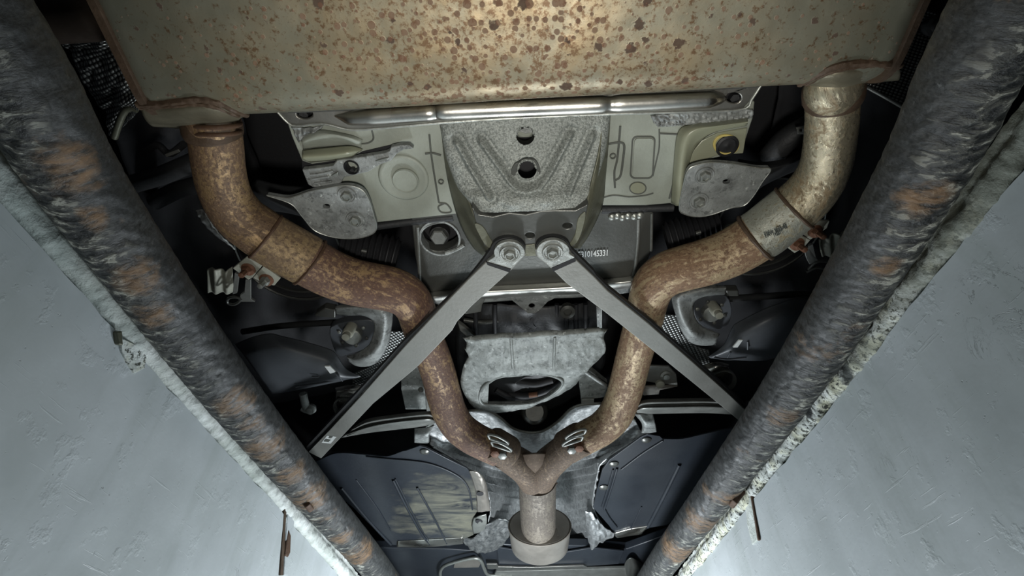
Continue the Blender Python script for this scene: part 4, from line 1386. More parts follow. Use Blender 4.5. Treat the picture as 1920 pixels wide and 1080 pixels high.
lp = [(921, 482), (880, 522), (843, 560), (762, 646), (678, 741), (618, 806), (578, 848), (602, 860), (640, 820), (700, 757), (777, 693), (786, 685), (848, 620), (857, 604), (885, 574), (958, 508), (986, 478), (983, 466), (950, 458)]
t = strap(lp, (956, 476), [(911, 491), (958, 505), (955, 511), (914, 497)],
          'flat grey brace strap running from centre bolt down to the left pit pipe',
          [(914, 490)] + arc(955, 474, 29, 21, 160, 380, 14) + [(958, 503)],
          [(875, 526), (905, 488), (919, 468)] + arc(953, 468, 33, 22, 195, 350, 10) + [(984, 474), (955, 500), (900, 520), (760, 648), (676, 741), (610, 812), (576, 845), (574, 838), (672, 733), (757, 640)])
slab('paper_label', [(613, 817), (631, 819), (620, 832), (603, 830)], .7412, .002, M['chalk'], t, bev=0)
slab('label_print', [(611, 823), (620, 825), (616, 829), (607, 828)], .7405, .002, M['seam'], t, bev=0)
slab('label_print', [(618, 818.5), (624, 819), (621, 822), (616, 821.5)], .7405, .002, M['seam'], t, bev=0)
rp_ = [(1003, 468), (1006, 482), (1036, 506), (1061, 531), (1136, 587), (1216, 651), (1315, 731), (1376, 781), (1394, 796), (1408, 778), (1364, 737), (1300, 680), (1215, 606), (1140, 546), (1115, 520), (1078, 485), (1066, 466), (1035, 458)]
strap(rp_, (1036, 473), [(1034, 503), (1078, 483), (1080, 490), (1038, 509)],
      'flat grey brace strap running from centre bolt down to the right pit pipe',
      [(1034, 502)] + arc(1037, 472, 31, 22, 150, 370, 14) + [(1078, 483)],
      [(1003, 466)] + arc(1037, 465, 33, 21, 180, 330, 10) + [(1072, 467), (1113, 508), (1118, 516), (1143, 541), (1218, 601), (1303, 675), (1367, 731), (1412, 775), (1404, 782), (1290, 690), (1115, 530), (1060, 480)])

# ------------------------------------------------------------------ differential housing with its scoop-like cover
df = thing('differential', 'dark differential housing behind the cast grey scoop', 'axle drive', P(1000, 620, .96))
loft('housing', [[(850, 565, .98), (930, 570, .93), (1010, 575, .92), (1080, 570, .93), (1140, 560, .98)], [(855, 620, .96), (930, 630, .91), (1010, 630, .90), (1080, 630, .91), (1140, 620, .96)], [(860, 700, .98), (930, 715, .90), (1010, 715, .89), (1080, 705, .91), (1130, 690, .97)], [(890, 765, 1.0), (940, 775, .95), (1000, 780, .93), (1050, 760, .95), (1090, 740, 1.0)]],
     .95, 40, 30, M['sooty'], df, disp=lambda u, v, x, y: .01 * mn.noise(Vector((x * .04, y * .04, 2))))
for x in (892, 928, 1044, 1062, 1080, 1098):
    rod('casting_rib', [(x, 570, .925), (x, 600, .915), (x + 1, 632, .91)], .006, M['rubber'], df)
rod('casting_web', [(870, 600, .93), (905, 604, .925), (935, 600, .92)], .006, M['carrier'], df)
link('drain_plug', lathe_bm(P(1010, 602, .915), FACE, [(.022, -.01), (.022, .006), (.014, .008), (.012, .003), (0, .003)], 24), M['rubber'], df)
link('filler_plug', lathe_bm(P(1064, 583, .915), FACE, [(.018, -.01), (.018, .006), (.010, .008), (.008, .003), (0, .003)], 20), M['carrier'], df)
slab('bright_edge', [(1118, 575), (1129, 578), (1129, 618), (1120, 618)], .90, .02, M['galv'], df, bev=.002)
slab('sooty_arm', [(858, 605), (868, 612), (892, 632), (885, 640), (862, 620)], .90, .012, M['beam'], df, bev=.002)
link('nose_flange', lathe_bm(P(1002, 771, .92), Vector((0, -.8, -.6)), [(.0, .022), (.026, .022), (.032, .016), (.037, .012), (.040, 0), (.040, -.02), (.030, -.03), (.030, -.06)], 30), M['carrier'], df)
for q in [[(960, 712, .90), (1000, 720, .885), (1036, 712, .89)], [(950, 738, .90), (990, 742, .885), (1030, 730, .885), (1052, 716, .89)], [(930, 730, .9), (960, 745, .89), (1000, 748, .885)]]:
    rod('hose', q, .010, M['rubber'], df)
rod('bright_clip', [(963, 752, .885), (975, 752, .884)], .005, M['zinc'], df)
rod('rusty_pin', [(992, 741, .875), (1008, 739, .875)], .007, M['rustbolt'], df)

sc = thing('cast_scoop', 'cast grey scoop-shaped cover with an eye-shaped opening, between the brace straps', 'cover', P(1000, 690, .80))


def scoop_h(x, y):
    return .80 + .018 * ((x - 1000) / 130) ** 2 + (0.03 * max(0, (y - 690) / 80))


outl = [(874, 634), (882, 630), (890, 634), (955, 628), (968, 630), (1037, 624), (1050, 624), (1115, 618), (1127, 615), (1134, 622), (1132, 635), (1136, 655), (1125, 672), (1105, 690), (1080, 720), (1047, 742), (1010, 757), (985, 767), (935, 773), (910, 771), (890, 765), (872, 742), (864, 720), (865, 705), (870, 684), (879, 670), (874, 657), (875, 645)]
outl = [p for p in dense(outl, 3, True)]
eye = dense([(918, 716), (935, 707), (972, 702), (1010, 701), (1040, 706), (1055, 716), (1047, 730), (1022, 747), (997, 756), (960, 759), (915, 759), (903, 755), (899, 745), (905, 728)], 3, True)


def scoop_grid():
    """a curved casting: scan rows between the outline's left and right, the eye left open"""
    def inside(x, y, poly):
        c = False
        for (ax, ay), (bx, by) in zip(poly, poly[1:] + poly[:1]):
            if (ay > y) != (by > y) and x < (bx - ax) * (y - ay) / (by - ay) + ax:
                c = not c
        return c
    return inside


bm = bmesh.new()
ol = [bm.verts.new((p[0], p[1], 0)) for p in outl]
el = [bm.verts.new((p[0], p[1], 0)) for p in eye]
es = [bm.edges.new((a, b)) for l in (ol, el) for a, b in zip(l, l[1:] + l[:1])]
bmesh.ops.triangle_fill(bm, use_beauty=True, edges=es, normal=(0, 0, 1))
for _ in range(4):
    le = [e for e in bm.edges if e.calc_length() > 9]
    if not le:
        break
    bmesh.ops.subdivide_edges(bm, edges=le, cuts=1)
    bmesh.ops.triangulate(bm, faces=bm.faces)
for v in bm.verts:
    x, y = v.co.x, v.co.y
    lump = 0.003 * mn.noise(Vector((x * .06, y * .06, 4))) + .0018 * mn.noise(Vector((x * .17, y * .17, 4)))
    edge = -.006 * math.exp(-((y - 627 + (x - 1000) * .06) / 5) ** 2)
    crease = .006 * math.exp(-((y - 697 - (x - 1000) * -.05) / 9) ** 2) * (1 if 900 < x < 1090 else .3)
    v.co = P(x, y, scoop_h(x, y)) + Vector((0, 0, lump + edge - crease))
bm.normal_update()
if sum(f.normal.z for f in bm.faces) > 0:
    bmesh.ops.reverse_faces(bm, faces=bm.faces)
o = link('scoop_shell', bm, M['galv2'], sc, recalc=False, sharp=70)
md = o.modifiers.new('solid', 'SOLIDIFY')
md.thickness, md.offset = .012, -1
rod('eye_rim', [(p[0], p[1], scoop_h(*p) - .001) for p in eye + eye[:1]], .004, M['galv2'], sc, n=90, seg=8)
slab('opening_edge_plate', [(906, 727), (917, 720), (915, 758), (903, 755), (899, 744)], .835, .01, M['galv2'], sc, bev=.002)
for a, b in (((958, 634), (962, 690)), ((1040, 632), (1038, 690))):
    rod('faint_rib', [(a[0], a[1], scoop_h(*a) - .001), (b[0], b[1], scoop_h(*b) - .001)], .0035, M['galv2'], sc)

# ------------------------------------------------------------------ tunnel heat shield
hs = thing('tunnel_heat_shield', 'crumpled silver heat shield with a wavy pale rim, behind the Y-pipe', 'heat shield', P(1005, 880, .86))
RIM = [(800, 800), (825, 785), (850, 774), (880, 770), (905, 769), (920, 772), (940, 785), (960, 802), (985, 810), (1010, 810), (1030, 802), (1050, 787), (1070, 767), (1090, 759), (1112, 757), (1135, 757), (1165, 768), (1190, 788)]


def hs_disp(u, v, x, y):
    rib = 0.009 * math.sin(y * .42 + abs(x - 1005) * .10) * (1 if v > .35 else 0.0) * (1.0 if abs(x - 1005) > 30 else .3)
    return rib + .003 * mn.noise(Vector((x * .06, y * .06, 7))) + .0012 * mn.noise(Vector((x * .2, y * .2, 7)))


loft('shield_sheet', [[(x, y, .875) for x, y in RIM],
                      [(806, 822, 0.885), (850, 815, 0.895), (900, 812, 0.895), (940, 820, 0.895), (975, 832, 0.890), (1005, 836, 0.890), (1040, 828, 0.895), (1075, 812, 0.895), (1110, 806, 0.895), (1150, 805, 0.895), (1200, 805, 0.885)],
                      [(812, 838, 0.865), (850, 846, 0.895), (890, 858, 0.925), (930, 860, 0.945), (970, 858, 0.965), (1005, 858, 0.975), (1045, 856, 0.965), (1080, 850, 0.945), (1120, 845, 0.915), (1160, 832, 0.895), (1206, 816, 0.865)],
                      [(876, 878, 0.865), (893, 882, 0.905), (920, 885, 0.945), (960, 890, 0.985), (1008, 890, 1.005), (1050, 888, 0.985), (1085, 880, 0.945), (1110, 872, 0.905), (1130, 866, 0.865)],
                      [(911, 916, 0.865), (922, 918, 0.895), (940, 920, 0.935), (970, 922, 0.985), (1008, 922, 1.005), (1045, 920, 0.985), (1080, 912, 0.945), (1105, 900, 0.905), (1122, 886, 0.865)],
                      [(920, 954, 0.865), (930, 956, 0.895), (945, 958, 0.935), (970, 960, 0.985), (1008, 960, 1.005), (1045, 960, 0.985), (1075, 956, 0.945), (1098, 952, 0.905), (1112, 948, 0.865)],
                      [(908, 1006, 0.865), (920, 1006, 0.895), (945, 1004, 0.945), (970, 1002, 0.985), (1010, 1002, 1.005), (1050, 1002, 0.985), (1085, 1004, 0.945), (1105, 1006, 0.905), (1118, 1010, 0.865)]],
     .86, 150, 150, M['alu'], hs, disp=hs_disp, thick=.002)
rod('rolled_rim', [(x, y, .873) for x, y in RIM], .0042, M['zinc'], hs, n=100, seg=8)
rod('rolled_rim', [(812, 838, .861), (843, 856, .861), (876, 877, .861), (900, 893, .861), (911, 916, .861), (920, 954, .861)], .003, M['alu'], hs, n=60, seg=8)
rod('rolled_rim', [(1206, 816, .861), (1168, 840, .861), (1130, 866, .861), (1121, 886, .861), (1112, 948, .861), (1130, 985, .861)], .003, M['alu'], hs, n=60, seg=8)

# ------------------------------------------------------------------ black underbody panels
def upanel(label, poly, ribs, studs, extra):
    t = thing('underbody_panel', label, 'panel', P(poly[0][0], poly[0][1], .84), 'black plastic underbody panels')
    slab('panel_sheet', poly, .842, .006, extra or M['panel'], t, bev=.002)
    for r, w in ribs:
        rod('raised_rib', [(x, y, .840) for x, y in r], w, M['panel'], t)
    for x, y in studs:
        link('panel_clip', lathe_bm(P(x, y, .842), DOWN, [(px2m(9, x, y, .842), -.002), (px2m(9, x, y, .842), .003), (px2m(5, x, y, .842), .007), (0, .007)], 18), M['carrier'], t)
    return t


pl = upanel('black plastic underbody panel with scuffed bright corner, lower left beside the left pit pipe',
            dense([(560, 880), (600, 862), (632, 850), (686, 853), (724, 856), (755, 846)], 4) + [(761, 845), (787, 836), (800, 840), (838, 860), (875, 878), (886, 890), (893, 916), (897, 955), (890, 967), (884, 985), (888, 1003), (868, 1012), (868, 1018), (843, 1024), (800, 1022), (736, 1022), (722, 1013), (664, 954), (600, 900)],
            [([(737, 900), (762, 950), (790, 1000), (806, 1020)], .0045), ([(741, 898), (770, 955), (797, 1004), (811, 1019)], .0025), ([(782, 914), (812, 968), (838, 1019)], .0035), ([(640, 915), (690, 975), (733, 1021)], .0045), ([(668, 900), (705, 950), (732, 995)], .0018),
             ([(686, 856), (724, 860), (800, 868), (855, 890), (878, 915), (886, 955)], .003)],
            [(796, 846)], M['scuffed'])
PS = thing('mounting_strip', 'worn aluminium mounting strip with two holes, beside the left underbody panel', 'bracket', P(900, 920, .83))
loft('strip', [[(879, 883, 0.8360), (890, 884, 0.8300), (900, 889, 0.8300), (906, 893, 0.8360)], [(887, 905, 0.8360), (897, 904, 0.8280), (906, 904, 0.8280), (912, 906, 0.8360)], [(893, 930, 0.8360), (902, 928, 0.8280), (910, 928, 0.8280), (916, 928, 0.8360)], [(895, 960, 0.8360), (904, 960, 0.8300), (912, 959, 0.8300), (920, 958, 0.8360)]], .84, 14, 30, M['can'], PS, disp=lambda u, v, x, y: .002 * mn.noise(Vector((x * .2, y * .2, 1))))
loft('strip_foot', [[(888, 972, 0.8360), (898, 968, 0.8300), (912, 964, 0.8340)], [(885, 985, 0.8340), (898, 983, 0.8260), (913, 978, 0.8300)], [(888, 1001, 0.8360), (898, 999, 0.8320), (909, 993, 0.8360)]], .84, 14, 20, M['zinc'], PS)
for x, y in ((900, 926), (898, 978)):
    slab('hole', ring_px(x, y, 7, 4, 12), .8265, .003, M['void'], PS, bev=0)

pr = upanel('clean black plastic underbody panel with long pale ribs, lower right beside the right pit pipe',
            [(1201, 820), (1214, 814), (1238, 818)] + dense([(1243, 823), (1280, 823), (1318, 815), (1360, 806), (1400, 802), (1420, 812)], 4) + [(1400, 850), (1330, 920), (1250, 985), (1217, 990), (1204, 998), (1182, 996), (1154, 1003), (1141, 985), (1112, 952), (1117, 929), (1129, 882), (1142, 863)],
            [([(1157, 878), (1146, 915), (1133, 954)], .004), ([(1150, 880), (1140, 915), (1129, 950)], .003), ([(1133, 954), (1142, 970), (1156, 988)], .004), ([(1274, 871), (1245, 930), (1215, 988)], .006), ([(1203, 950), (1193, 972), (1182, 994)], .002), ([(1243, 826), (1205, 850), (1165, 880)], .003)],
            [(1212, 824), (1151, 869), (1132, 913)], None)
loft('highlight_lip', [[(1152, 1000), (1180, 992), (1217, 986)], [(1154, 1006, .838), (1182, 1000, .836), (1206, 998, .838)], [(1158, 1009, .842), (1182, 1005, .842), (1203, 1002, .842)]], .839, 20, 10, M['polish'], pr)  # bright edge highlight of the panels put in as polished steel strips
loft('highlight_lip', [[(745, 1015), (800, 1012), (868, 1008)], [(744, 1022, .838), (800, 1020, .836), (868, 1016, .838)], [(744, 1026, .842), (800, 1026, .842), (868, 1020, .842)]], .839, 30, 10, M['polish'], pl)
FS = thing('foil_scrap', 'crumpled scrap of silver foil at the lower right end of the tunnel shield', 'foil', P(1125, 1000, .82))
loft('foil', [[(1097, 957, .85), (1112, 965, .84), (1130, 985, .835), (1152, 1000, .835)], [(1098, 985, .86), (1110, 992, .835), (1125, 1000, .83), (1150, 1008, .835)], [(1102, 1010, .87), (1108, 1018, .84), (1118, 1016, .835), (1135, 1014, .84)], [(1108, 1030, .86), (1112, 1030, .85), (1118, 1026, .845), (1124, 1022, .845)]], .84, 40, 40, M['alu'], FS, disp=lambda u, v, x, y: .012 * mn.noise(Vector((x * .12, y * .12, 3))))
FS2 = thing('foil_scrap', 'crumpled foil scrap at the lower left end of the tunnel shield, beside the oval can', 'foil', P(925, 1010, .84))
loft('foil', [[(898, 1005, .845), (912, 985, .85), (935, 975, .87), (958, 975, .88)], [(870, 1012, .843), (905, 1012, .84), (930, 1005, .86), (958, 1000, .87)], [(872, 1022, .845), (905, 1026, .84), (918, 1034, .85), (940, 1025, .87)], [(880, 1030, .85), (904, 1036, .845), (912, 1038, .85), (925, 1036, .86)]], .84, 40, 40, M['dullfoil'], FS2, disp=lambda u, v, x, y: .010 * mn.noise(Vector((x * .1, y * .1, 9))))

# ------------------------------------------------------------------ front crossmember at the bottom of the view
fc = thing('front_crossmember', 'dark crossmember at the bottom of the view behind the oval pipe end', 'crossmember', P(1000, 1060, .88))
slab('crossmember_plate', [(640, 1024), (735, 1028), (840, 1030), (900, 1034), (932, 1020), (960, 1022), (1105, 1024), (1175, 1030), (1260, 1000), (1330, 990), (1240, 1140), (640, 1140)], .885, .03, M['panel'], fc, bev=.005)
slab('front_plate', [(931, 1026), (975, 1034), (1012, 1040), (1060, 1036), (1110, 1028), (1170, 1034), (1160, 1058), (1100, 1062), (935, 1062)], .872, .008, M['panel'], fc, bev=.003)
slab('bright_edge', [(912, 1058), (932, 1058), (935, 1063), (1000, 1064), (1095, 1061), (1102, 1064), (1000, 1068), (914, 1067)], .862, .006, M['polish'], fc, bev=.002)
slab('lower_bar', [(930, 1072), (1180, 1066), (1190, 1084), (920, 1092)], .862, .012, M['beam'], fc, bev=.004)
rod('hook_rod', [(826, 1085, .862), (826, 1070, .86), (835, 1060, .858), (860, 1052, .857), (890, 1046, .857), (902, 1052, .857), (908, 1066, .858), (918, 1078, .86), (960, 1080, .862)], .007, M['zinc'], fc, n=60, seg=12)
slab('hook_plate', [(852, 1058), (890, 1048), (902, 1056), (898, 1064), (850, 1065)], .866, .008, M['can'], fc, bev=.002)
loft('round_boss', [[(1170, 1075, .88), (1172, 1055, .86), (1186, 1046, .86), (1205, 1058, .88)], [(1175, 1090, .87), (1182, 1072, .845), (1196, 1066, .85), (1214, 1080, .875)], [(1185, 1105, .88), (1194, 1096, .86), (1206, 1092, .865), (1220, 1100, .88)]], .86, 24, 20, M['carrier'], fc)

# ------------------------------------------------------------------ lateral beams that meet the straps
def beam(label, rows, brk, grooves):
    t = thing('lateral_beam', label, 'beam', P(rows[0][0][0], rows[0][0][1], .80), 'pressed beams beside the exhaust')
    loft('beam_pressing', rows, .80, 50, 28, M['beam'], t, thick=.004)
    loft('beam_foot', brk, .80, 14, 16, M['galv'], t, thick=.004)
    return t


beam('pressed steel beam from the left exhaust pipe down to the left brace strap',
     [[(664, 800, .80), (690, 785, .80), (740, 777, .80), (799, 771, .80), (812, 775, .805)],
      [(660, 806, .785), (690, 792, .785), (740, 784, .785), (799, 778, .785), (813, 781, .80)],
      [(655, 812, .795), (690, 797, .796), (740, 789, .796), (799, 783, .796), (814, 785, .805)],
      [(648, 816, .783), (690, 802, .783), (740, 793, .783), (799, 787, .783), (816, 789, .80)],
      [(640, 821, .795), (690, 812, .795), (740, 806, .795), (790, 800, .795), (816, 794, .805)]],
     [[(777, 803, .80), (790, 802, .80), (808, 800, .80), (815, 797, .815)], [(777, 818, .785), (788, 818, .783), (803, 817, .785), (806, 812, .80)], [(777, 830, .80), (788, 831, .80), (802, 831, .80), (805, 828, .81)]], None)
beam('pressed steel beam from the right exhaust pipe out to the right brace strap',
     [[(1197, 757, .805), (1210, 749, .80), (1260, 747, .80), (1315, 746, .80), (1362, 748, .80)],
      [(1193, 764, .80), (1210, 756, .785), (1265, 754, .785), (1325, 753, .785), (1375, 756, .785)],
      [(1192, 768, .805), (1210, 761, .796), (1270, 759, .796), (1330, 758, .796), (1385, 762, .796)],
      [(1192, 771, .80), (1212, 766, .783), (1275, 764, .783), (1335, 764, .783), (1390, 768, .783)],
      [(1197, 776, .805), (1230, 776, .795), (1280, 775, .795), (1335, 775, .795), (1395, 779, .795)]],
     [[(1189, 776, .815), (1197, 776, .80), (1212, 776, .80), (1224, 775, .80)], [(1203, 794, .80), (1208, 795, .785), (1218, 796, .783), (1229, 796, .785)], [(1203, 812, .81), (1208, 812, .80), (1218, 812, .80), (1231, 810, .80)]], None)

# ------------------------------------------------------------------ suspension, left and right
def mount(label, rows, black, bx, stud, chrome):
    t = thing('suspension_mount', label, 'bracket', P(bx[0], bx[1], .86), 'C-shaped mounts round the rubber bushings')
    loft('c_bracket', rows, .86, 60, 14, M['galv'], t, thick=.006)
    slab('black_plate', black, .885, .02, M['black'], t, bev=.004)
    c = P(bx[0], bx[1], .875)
    r = px2m(17, bx[0], bx[1], .875)
    link('washer', lathe_bm(c, FACE, [(r, -.008), (r, .010), (r * .85, .013), (r * .7, .013), (0, .013)], 32), M['zinc'], t)
    s = link('stud', lathe_bm(P(stud[0], stud[1], .868), FACE, [(r * .6, -.02), (r * .6, .018), (r * .5, .022), (r * .42, .022), (r * .42, .035), (0, .036)], 12), M['beige'], t)
    for q in range(6):
        a = q * math.pi / 3 + .3
        x, y = bx[0] + 27 * math.cos(a), bx[1] + 20 * math.sin(a)
        link('rivet', lathe_bm(P(x, y, .884), FACE, [(.0045, -.002), (.0045, .003), (0, .005)], 10), M['zinc'] if q % 2 else M['carrier'], t)
    return t


mount('C-shaped galvanised mount with stud and washer, below the left exhaust pipe bend',
      [[(628, 573, .86), (655, 570, .855), (690, 571, .85), (728, 572, .85), (737, 590, .85), (728, 645, .845), (712, 674, .845), (694, 686, .845), (670, 687, .85), (652, 677, .86)],
       [(629, 580, .85), (655, 578, .84), (690, 580, .835), (715, 588, .832), (720, 605, .832), (714, 640, .83), (700, 662, .83), (684, 672, .83), (668, 676, .84), (652, 672, .85)],
       [(630, 590, .86), (655, 592, .855), (680, 592, .85), (697, 600, .85), (702, 616, .85), (694, 642, .85), (684, 652, .85), (672, 660, .85), (662, 665, .855), (650, 667, .86)]],
      dense([(618, 618), (640, 606), (690, 600), (704, 612), (700, 640), (680, 656), (655, 664), (636, 668), (624, 650)], 3, True), (662, 628), (656, 618), None)
mount('C-shaped galvanised mount with stud and washer, below the right exhaust pipe bend',
      [[(1362, 536, .86), (1330, 534, .855), (1300, 538, .85), (1270, 544, .85), (1259, 558, .85), (1267, 592, .845), (1277, 620, .845), (1293, 641, .845), (1315, 648, .85), (1342, 647, .86)],
       [(1361, 542, .85), (1330, 543, .84), (1302, 550, .835), (1280, 556, .832), (1274, 566, .832), (1280, 592, .83), (1291, 614, .83), (1306, 630, .83), (1322, 637, .84), (1345, 636, .85)],
       [(1360, 553, .86), (1335, 554, .855), (1315, 558, .85), (1303, 566, .85), (1300, 580, .85), (1306, 600, .85), (1315, 611, .85), (1328, 618, .85), (1340, 622, .855), (1350, 626, .86)]],
      dense([(1305, 562), (1330, 552), (1362, 556), (1372, 580), (1366, 608), (1345, 618), (1318, 612), (1302, 592)], 3, True), (1333, 585), (1339, 578), None)

def wing(label, rows, clip, details):
    t = thing('suspension_arm_cover', label, 'cover', P(clip[0][0], clip[0][1], .82), 'black plastic arm covers')
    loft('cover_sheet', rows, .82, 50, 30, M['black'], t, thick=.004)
    slab('white_clip', clip, .788, .004, M['white'], t, bev=.001)
    for d in details:
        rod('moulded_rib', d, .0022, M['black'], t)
    return t


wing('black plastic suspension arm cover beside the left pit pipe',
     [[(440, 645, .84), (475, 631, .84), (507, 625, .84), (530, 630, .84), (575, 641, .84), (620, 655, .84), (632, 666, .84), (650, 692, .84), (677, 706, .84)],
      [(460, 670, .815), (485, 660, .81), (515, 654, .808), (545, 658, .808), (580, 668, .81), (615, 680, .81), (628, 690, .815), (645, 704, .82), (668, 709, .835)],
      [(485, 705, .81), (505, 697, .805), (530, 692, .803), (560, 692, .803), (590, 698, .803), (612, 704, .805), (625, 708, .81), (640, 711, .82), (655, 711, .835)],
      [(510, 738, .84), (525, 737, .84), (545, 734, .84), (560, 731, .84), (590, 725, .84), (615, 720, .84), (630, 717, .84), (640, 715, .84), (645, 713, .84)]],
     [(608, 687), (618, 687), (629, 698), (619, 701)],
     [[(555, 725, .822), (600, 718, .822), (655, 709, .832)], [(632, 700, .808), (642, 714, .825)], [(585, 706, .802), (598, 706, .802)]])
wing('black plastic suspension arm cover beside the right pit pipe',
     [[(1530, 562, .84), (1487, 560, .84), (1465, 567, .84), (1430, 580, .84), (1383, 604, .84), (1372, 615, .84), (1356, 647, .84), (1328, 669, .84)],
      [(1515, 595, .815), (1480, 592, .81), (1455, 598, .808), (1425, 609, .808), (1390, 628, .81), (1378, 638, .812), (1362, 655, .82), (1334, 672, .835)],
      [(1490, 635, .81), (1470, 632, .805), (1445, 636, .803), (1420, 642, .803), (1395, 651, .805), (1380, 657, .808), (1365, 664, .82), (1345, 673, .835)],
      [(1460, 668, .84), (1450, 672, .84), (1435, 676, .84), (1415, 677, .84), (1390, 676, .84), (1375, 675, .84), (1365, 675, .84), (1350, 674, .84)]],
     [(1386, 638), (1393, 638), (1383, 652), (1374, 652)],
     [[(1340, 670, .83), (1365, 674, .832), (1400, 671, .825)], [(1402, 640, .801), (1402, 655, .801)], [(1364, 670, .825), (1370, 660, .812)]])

# embossed shields peeping out behind
def eshield(label, poly, h, mat=None, cat='heat shield', group='embossed foil heat shields', tilt=0):
    return tag(slab('embossed_shield', poly, h, .003, mat or M['emboss'], bev=0), label, cat, group)


eshield('embossed foil heat shield showing between the left mount and the left brace strap', [(722, 622), (755, 622), (768, 660), (720, 722), (660, 730), (662, 700), (690, 690)], .885)
eshield('embossed foil heat shield showing between the right mount and the right brace strap', [(1240, 590), (1268, 592), (1276, 625), (1302, 648), (1330, 658), (1330, 690), (1290, 690), (1236, 640)], .885)
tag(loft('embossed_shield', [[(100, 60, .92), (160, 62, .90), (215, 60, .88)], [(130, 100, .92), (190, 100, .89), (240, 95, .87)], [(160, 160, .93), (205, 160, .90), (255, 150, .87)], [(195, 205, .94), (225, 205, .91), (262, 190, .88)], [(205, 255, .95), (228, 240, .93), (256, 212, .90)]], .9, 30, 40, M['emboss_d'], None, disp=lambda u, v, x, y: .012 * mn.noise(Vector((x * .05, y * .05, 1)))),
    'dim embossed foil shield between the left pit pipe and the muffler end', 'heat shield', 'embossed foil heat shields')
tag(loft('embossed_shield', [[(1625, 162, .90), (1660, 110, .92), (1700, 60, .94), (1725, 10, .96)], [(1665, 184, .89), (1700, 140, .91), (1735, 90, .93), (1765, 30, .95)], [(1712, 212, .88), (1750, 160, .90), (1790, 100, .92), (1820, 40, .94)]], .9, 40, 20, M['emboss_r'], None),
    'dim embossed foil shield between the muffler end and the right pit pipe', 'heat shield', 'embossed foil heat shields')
tag(rod('shield_edge_wire', [(1625, 163, .898), (1665, 185, .888), (1715, 214, .878)], .003, M['beam']), 'thin pale wire edge along the lower rim of the right embossed shield', 'wire')

# white-grey plastic hose link, chrome cups, dark arms
lk = thing('plastic_link', 'small pale grey plastic link hanging beside the left brace strap', 'link', P(572, 755, .82))
rod('link_body', [(568, 738, .82), (570, 748, .815), (573, 760, .815), (575, 767, .815)], .010, M['galv2'], lk)
rod('link_foot', [(566, 765, .815), (574, 769, .812), (583, 770, .812)], .008, M['galv2'], lk)
link('link_ball', lathe_bm(P(583, 767, .812), FACE, [(.0, .014), (.010, .010), (.014, 0), (.010, -.01), (0, -.014)], 18), M['galv2'], lk)


def cup(label, rows, hole):
    t = thing('arm_cup', label, 'bracket', P(hole[0], hole[1], .85))
    loft('cup_sheet', rows, .85, 30, 18, M['polish'], t)
    link('cup_bore', lathe_bm(P(hole[0], hole[1], .84), (0, .4, 1), [(.032, 0), (.032, .05), (0, .05)], 24, open0=True), M['void'], t)
    link('cup_rim', lathe_bm(P(hole[0], hole[1], .84), (0, -.4, -1), [(.036, -.01), (.036, .002), (.031, .002), (.030, -.01)], 24, ring=True), M['carrier'], t)
    return t


cup('shiny pressed cup partly behind the left brace strap',
    [[(628, 727, .87), (655, 722, .86), (690, 722, .86), (705, 720, .87)], [(630, 735, .85), (652, 732, .842), (672, 738, .842), (688, 745, .85)], [(630, 760, .86), (640, 745, .85), (660, 747, .85), (672, 757, .86)], [(634, 785, .88), (642, 780, .87), (652, 778, .87), (660, 775, .88)]], (650, 765))
cup('shiny pressed cup partly behind the right brace strap',
    [[(1368, 683, .87), (1345, 678, .86), (1320, 684, .86), (1300, 690, .87)], [(1367, 690, .85), (1348, 688, .842), (1330, 697, .842), (1318, 705, .85)], [(1367, 710, .86), (1356, 698, .85), (1340, 704, .85), (1330, 715, .86)], [(1362, 735, .88), (1352, 735, .87), (1345, 735, .87), (1340, 735, .88)]], (1354, 716))

br = thing('riveted_bracket', 'small riveted steel bracket beside the right exhaust pipe, above the right beam', 'bracket', P(1240, 705, .84))
slab('bracket_plate', [(1206, 686), (1255, 688), (1268, 702), (1271, 722), (1240, 720), (1208, 715)], .85, .006, M['beam'], br, bev=.002)
slab('bracket_lip', [(1204, 726), (1238, 724), (1272, 725), (1238, 732), (1236, 740), (1206, 742)], .84, .006, M['can'], br, bev=.002)
link('bolt_head', lathe_bm(P(1248, 703, .848), FACE, [(.014, -.004), (.014, .004), (.008, .006), (.008, .012), (0, .013)], 18), M['zinc'], br)
link('bolt_head', lathe_bm(P(1237, 719, .846), FACE, [(.011, -.004), (.011, .006), (0, .010)], 14), M['beige'], br)

gr = thing('side_frame_rail', 'rough grey frame rail end behind the left exhaust pipe', 'frame rail', P(775, 720, .87))
slab('rail_web', [(752, 690), (790, 665), (800, 735), (806, 768), (760, 768), (752, 730)], .872, .02, M['galv2'], gr, bev=.003, holes=[ring_px(789, 731, 5, 5, 12)])
slab('rail_lip', [(796, 690), (806, 690), (815, 770), (800, 772)], .866, .012, M['beam'], gr, bev=.002)
gr2 = thing('side_frame_rail', 'rough grey frame rail end right of the cast scoop', 'frame rail', P(1110, 730, .87))
slab('rail_web', [(1084, 708), (1100, 690), (1140, 722), (1136, 745), (1115, 748), (1112, 756), (1090, 757), (1088, 738)], .872, .02, M['galv2'], gr2, bev=.003)
rod('bright_edge', [(1097, 696, .862), (1120, 712, .862), (1141, 726, .862)], .006, M['galv'], gr2)
slab('bright_lip', [(1090, 750), (1114, 749), (1114, 757), (1090, 758)], .864, .006, M['zinc'], gr2, bev=.001)


